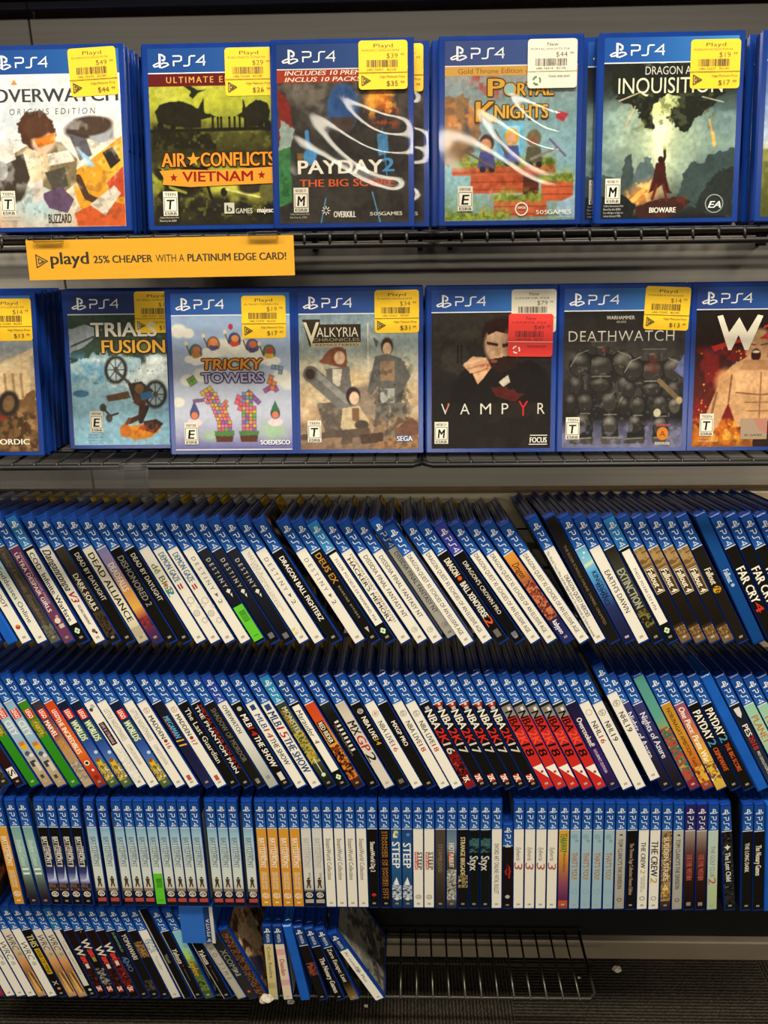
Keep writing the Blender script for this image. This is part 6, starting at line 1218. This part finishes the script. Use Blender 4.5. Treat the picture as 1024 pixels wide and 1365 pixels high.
# ------------------------------------------------------------------ upper leaning row
rowA = [('coot', -3, dict(st='y')), ('x', 17, dict(bare=1)), ('coot', 38), ('goddess', 59), ('script', 77), ('despair', 95), ('cod', 114), ('v3', 136), ('souls', 156), ('daylight', 175), ('alliance', 194), ('falls', 213), ('dishon', 232),
        ('daylight', 250), ('blob', 271), ('gaze', 290), ('gaze', 308), ('destiny2', 330), ('destiny', 350, dict(green=(.70, .985), extra=', green sticker')), ('destiny', 369), ('destiny', 387), ('destgold', 407), ('destiny2', 428), ('fighterz', 450, dict(front='dark')),
        ('destiny2', 482), ('deusex', 502), ('deuslab', 522), ('digimon', 543), ('dissidia', 565), ('dissidia', 586), ('dissidia', 606, dict(dy=.012, extra=' set back')), ('dq', 626, dict(dy=-.006)), ('dq', 652), ('xenov', 672), ('crown', 694),
        ('dq', 716), ('dq', 738), ('dragonart', 760), ('dq', 781), ('heroes', 803, dict(s=.56)), ('scrolls', 822, dict(s=.52, dz=.0)), ('frontier', 842), ('earth', 860), ('extinct', 878), ('fclab', 897), ('fallout', 916), ('fallout', 935), ('fallout', 955), ('fallout', 974), ('f76', 991),
        ('f76blue', 1013, dict(s=.43)), ('farcry', 1035), ('farcry', 1055), ('farcry', 1074), ('farcry', 1094), ('farcry', 1114), ('farcry', 1134)]
rowA[0] = ('nightm', -3, {})
gA = 'leaning game cases on the upper spine shelf'
# the picture slope is dx/dy of a spine
build_row(rowA, .80, ZA, TILT, [(0, .70), (130, .68), (560, .705), (740, .715), (781, .70), (803, .56), (840, .52), (900, .51), (980, .47), (1100, .42)], 'upper leaning row', gA)
# ------------------------------------------------------------------ lower leaning row
rowB = [('soldier', -8, dict(extra=' at left edge')), ('soldier', 10), ('maroon', 29), ('lgreen', 49), ('city', 67), ('city', 85), ('lgreen', 103), ('marvel', 121), ('incred', 138), ('worlds', 155), ('worlds', 173), ('strange', 191), ('nightm', 208), ('worlds', 225), ('nightm', 243), ('madden16', 261), ('megaman', 281), ('madden17', 298), ('guardian', 315), ('phantom', 332), ('mordor', 350), ('overw', 367),
        ('mlb14k', 385), ('mlb14w', 404), ('mlb15', 424), ('monster', 443), ('m4label', 461), ('reddead', 481), ('bars', 501), ('mxgp2', 521), ('live14', 541), ('live16', 559), ('mxgppro', 576), ('live18', 595), ('live18', 612), ('nba16', 630), ('nba17', 647), ('nba17', 664), ('nba17', 681), ('nba17', 698), ('nba17', 715), ('nba18', 733), ('nba18', 750), ('nba18', 767), ('nba18', 785), ('nba18', 803), ('cooked', 821),
        ('nhl16', 839), ('nhl19', 856, dict(dz=-.0)), ('nhl19', 872, dict(dz=.013)), ('azure', 891), ('azure', 909), ('teal', 928), ('nobunaga', 946), ('onepiece', 963), ('payday', 982), ('payday2', 1000), ('x', 1018, dict(bare=1)), ('pes', 1037), ('mint', 1056), ('mint', 1074), ('mint', 1093), ('mint', 1112), ('mint', 1131)]
gB = 'leaning game cases on the lower spine shelf'
build_row(rowB, .80, ZB, TILT, [(-10, .80), (60, .77), (350, .705), (480, .67), (560, .63), (660, .58), (760, .535), (950, .50), (1080, .48)], 'lower leaning row', gB)
# ------------------------------------------------------------------ upright row
rowC = [('explos', -9, dict(front='explo', s=.27)), ('bforange', 27, dict(front='scene', s=.235)), ('shadow', 47, dict(s=.255)), ('shadow', 63, dict(s=.255, front='pale')), ('bf2', 77, dict(s=.19)), ('bf2', 91, dict(s=.185)), ('bf2', 104, dict(s=.17)), ('bf2', 119, dict(s=.16)), ('bfsnow', 138), ('bfsnow', 155), ('bfsnow', 175), ('bfsnow', 188), ('bfsnow', 202), ('bfsnow', 216, dict(green=(.68, .985), extra=', green sticker')), ('bfsnow', 230), ('bfsnow', 244), ('bfsnow', 258), ('bfsnow', 273), ('bfsnow', 293), ('bfsnow', 307), ('bfsnow', 321), ('bfsnow', 339),
        ('bforange', 356), ('bforange', 370), ('bforange', 385), ('bforange', 399), ('bfgrey', 414), ('bfgrey', 428), ('steam', 443), ('steam', 456.5), ('steam', 470), ('steam', 485), ('dig2', 499), ('stripe', 515), ('steepy', 530), ('steepb', 545), ('steepw', 559), ('steepw', 573), ('storm', 587), ('justc', 602), ('brigade', 617), ('styx', 631.5), ('styx', 646), ('sao', 661), ('emblem', 677, dict(small=1)),
        ('syberia', 693), ('syberia', 707), ('syberia', 721), ('syberia', 735), ('tearaway', 750), ('thats', 764.5), ('thats', 778.5), ('thats', 793), ('thats', 808), ('division', 823), ('telltale', 837), ('crewa', 854), ('crewb', 871), ('sudden', 887), ('division', 902.5), ('evil', 917.5), ('evil', 931.5), ('golf', 946), ('lost', 973, dict(s=.045)), ('longdark', 995), ('nonary', 1009.5), ('x', 1026, dict(bare=1)), ('x', 1042, dict(bare=1))]
gC = 'upright game cases on the spine shelf'
build_row(rowC, .80, ZC, 0, [(130, .155), (200, .135), (258, .12), (340, .08), (400, .063), (485, .036), (573, .0), (661, -.005), (735, -.02), (808, -.027), (871, -.03), (930, -.02), (1050, -.02)], 'upright row', gC)
# ------------------------------------------------------------------ bottom row
rowD = [('wrcw', -24, dict(extra=' at left edge')), ('wrcw', -9, dict(extra=' at left edge')), ('wrcred', 4), ('wrcw', 17), ('wrcw', 31), ('wrcw', 45), ('wrcs', 58), ('wrcw', 72), ('titus', 85), ('wrcs', 99), ('wrcs', 113), ('halflab', 126), ('w2k', 139), ('w2kb', 152), ('w2k', 165), ('w2kc', 179), ('teal2', 193), ('yoma', 207), ('bronze', 221), ('yakw', 234), ('thin', 247), ('yakuza', 260), ('yooka', 274, dict(s=.50, front='scene')), ('yakuza', 291, dict(s=.59)),
        ('zero', 315, dict(s=.64, small=1, front='pale')), ('xcom', 333, dict(s=.64, small=1)), ('vpic', 349, dict(s=.60, small=1, front='anime', st=None)),
        ('vyellow', 366, dict(s=.10, small=1)), ('vpink', 383, dict(s=.16, small=1)), ('x', 402, dict(s=.25, small=1, bare=1)), ('vred', 423, dict(s=.36, small=1)), ('vnon', 442, dict(s=.46, small=1)), ('vzero', 461, dict(s=.52, small=1, front='dark')), ('vwhite', 490, dict(s=.74, small=1, front='grey', st=None))]
gD = 'leaning game cases on the lowest shelf'
YD = .81
build_row(rowD, YD, ZD, 0, [(0, .56), (60, .56), (120, .54), (235, .51), (300, .55)], 'bottom row', gD)
# ------------------------------------------------------------------ yellow promotion sign hanging from the top shelf
def plate_pts(tl, tr, br, bl): return [tl, tr, br, bl]
def hang_panel(x0, x1, z0, z1, y, name, m, parent, th=.0009):
    mb = MB(); mb.quad_box(x0, x1, y, y + th, z0, z1, bev=.0003); return mb.build(name, m, parent)
YS = .772
sx0, sx1 = x_on(40, YS, Z1 - .03), x_on(393, YS, Z1 - .03)
sz1 = at(215, 317, YS).z; sz0 = at(215, 370.5, YS).z
sc_ = Vector(((sx0 + sx1) / 2, YS, sz1))
sign = thing('promotion_sign', 'yellow promotion strip with black lettering hanging below the top display shelf', 'sign', None, Matrix.Translation(sc_) @ Matrix.Rotation(math.radians(-6), 4, 'X') @ Matrix.Rotation(math.radians(-.35), 4, 'Y'))
hw = (sx1 - sx0) / 2; hh = sz1 - sz0
p = Pr(); p.rect(-hw, hw, -hh, 0, 'e0a30e')
k_ = 2 * hw / 100                              # sign units: 0..100 across, 0..15.4 down
SX = lambda x: -hw + x * k_
SZ = lambda y: -hh * y / 15.4
tri_logo(p, SX(3.3), SZ(10.6), 4.6 * k_ , '2c2210')
p.text('playd', SX(8.8), SX(23), SZ(9.4), 4.6 * k_, '1f1a10', bold=.075, res=4)
p.text('25% CHEAPER', SX(25), SX(47), SZ(9.2), 2.75 * k_, '2a2412', bold=.07, res=3)
p.text('WITH A', SX(48.3), SX(59), SZ(9.2), 2.75 * k_, '2a2412', bold=.0, res=3)
p.text('PLATINUM EDGE CARD!', SX(60.3), SX(97), SZ(9.2), 2.75 * k_, '2a2412', bold=.07, res=3)
p.build('sign_card', lambda V, H: np.stack([V[:, 0], -.0006 - H, V[:, 1]], 1), M['sticker'], sign)
hang_panel(-hw, hw, -hh, 0, 0, 'card_back', M['yellow'], sign, .0008)
for cxx in (-hw + .022, hw - .028):
    mb = MB(); mb.quad_box(cxx - .014, cxx + .014, -.0040, .012, -.002, .0035, bev=.0005)
    o = mb.build('clip', M['holder'], sign)
# ------------------------------------------------------------------ clear label holder hanging from the second shelf
YH = .770
hx0 = -.75; hx1 = x_on(200, YH, Z2 - .02); hz1 = at(150, 623, YH).z; hz0 = at(150, 664, YH - .010).z
holder = thing('label_holder', 'empty clear plastic label holder hanging below the second display shelf', 'label holder', None, Matrix.Translation(((hx0 + hx1) / 2, YH, hz1)) @ Matrix.Rotation(math.radians(-12), 4, 'X'))
hw = (hx1 - hx0) / 2; hh = (hz1 - hz0)
hang_panel(-hw, hw, -hh, 0, 0, 'front_sheet', M['holder'], holder, .0007)
hang_panel(-hw, hw, -hh, -.002, .0028, 'back_sheet', M['holder'], holder, .0007)
mb = MB(); mb.quad_box(-hw, hw, 0, .0035, -hh - .0012, -hh, bev=.0003); mb.build('fold', M['holder'], holder)
mb = MB(); mb.quad_box(hw - .030, hw - .006, -.0012, .013, -.004, .0045, bev=.0005); mb.build('clip', M['holder'], holder)
mb = MB(); mb.quad_box(hw - .024, hw - .003, -.0010, -.0003, -.020, -.003, bev=.0002); mb.build('clip_tab', M['holder'], holder)

# ------------------------------------------------------------------ blue card box, torn sleeve, crumbs
bp = Vector((x_on(263, .806, .20), .806, ZD + .108))
box = thing('card_box', 'small blue card box perched above the leaning silver-grey spine, bottom row', 'box', None, Matrix.Translation(bp))
M['bluecard'] = mat('blue_card', (0.02, 0.13, 0.50), rough=0.5, var=.06)
bw, bh, bd = .0225, .064, .075
mb = MB(); mb.quad_box(-bw, bw, 0, bd, 0, bh, bev=.0008); mb.build('box_body', M['bluecard'], box)
p = Pr(); p.rect(bw - .0125, bw - .0045, .001, bh - .001, '0f2f66'); p.rect(bw - .0045, bw, .001, bh - .001, 'c9c5b6'); p.text('PSVITA', .013, .043, bw - .0060, .0046, 'd8dce0', rot=90, bold=.0)
p.shape(PSSYM, bw - .0118, .003, .0066, .006, 'd8dce0')
p.build('printed_strip', lambda V, H: np.stack([V[:, 0], -.0002 - H, V[:, 1]], 1), M['sticker'], box)

def crumple(name, label, cat, loc, rx, ry, rz, m, seed):
    n = 14; rg = np.random.RandomState(seed); N_ = vnoise(40, 40, 7, seed, 2); V = []; F = []
    for j in range(n + 1):
        for i in range(2 * n):
            t = math.pi * j / n; a = math.pi * i / n
            k = .55 + .9 * N_[j * 2 % 40, (i if i < n else 2 * n - i) * 2 % 40]
            V.append((rx * k * math.sin(t) * math.cos(a), ry * k * math.sin(t) * math.sin(a), rz * (1 + k * math.cos(t))))
    for j in range(n):
        for i in range(2 * n): F.append((j * 2 * n + i, (j + 1) * 2 * n + i, (j + 1) * 2 * n + (i + 1) % (2 * n), j * 2 * n + (i + 1) % (2 * n)))
    zm = min(v[2] for v in V); V = [(x, y, z - zm) for x, y, z in V]
    me = bpy.data.meshes.new(name); me.from_pydata(V, [], F); me.materials.append(m); me.update()
    o = link(name, me); o.location = loc; tag(o, label, cat); return o
q = at(356, 1330, .785)
crumple('torn_paper', 'crumpled white paper scrap below the picture cover, bottom row', 'paper scrap', (q.x, .785, q.z - .008), .0095, .006, .0055, M['pale'], 5)
def floor_at(px, py):
    d = at(px, py, 1.0) - CAM_LOC; t = -CAM_LOC.z / d.z; return CAM_LOC + d * t
mb = MB(); mb.tube([(.008 * math.cos(a), .006 * math.sin(a), .0028 + .001 * math.sin(2 * a)) for a in [math.radians(-20 + 20 * i) for i in range(10)]], .0027, 7)
q = floor_at(752, 1277); o = mb.build('food_crumb', M['crumb'], None, True); o.location = (q.x, q.y, .0003); tag(o, 'curved orange crumb on the carpet under the empty wire shelf', 'crumb')
for (px, py, r, m, lab) in ((822, 1294, .0060, 'pale', 'pale pointed crumb on the bare carpet right of the wire shelf'), (772, 1304, .0022, 'pale', 'tiny pale speck on carpet near the wire shelf corner'), (500, 1265, .0050, 'pale', 'pale crumb at the back, right of the tilted small white case'), (488, 1342, .0030, 'pale', 'small pale crumb in front of the tilted small white case'),
                            (388, 1337, .0050, 'pale', 'rounded pale crumb in front of the small bare blue case'), (960, 1270, .0032, 'white', 'small white scrap near the baseboard at right')):
    q = floor_at(px, py); crumple('floor_crumb', lab, 'crumb', (q.x, q.y, .0002), r, r * .8, r * .5, M[m], int(px))
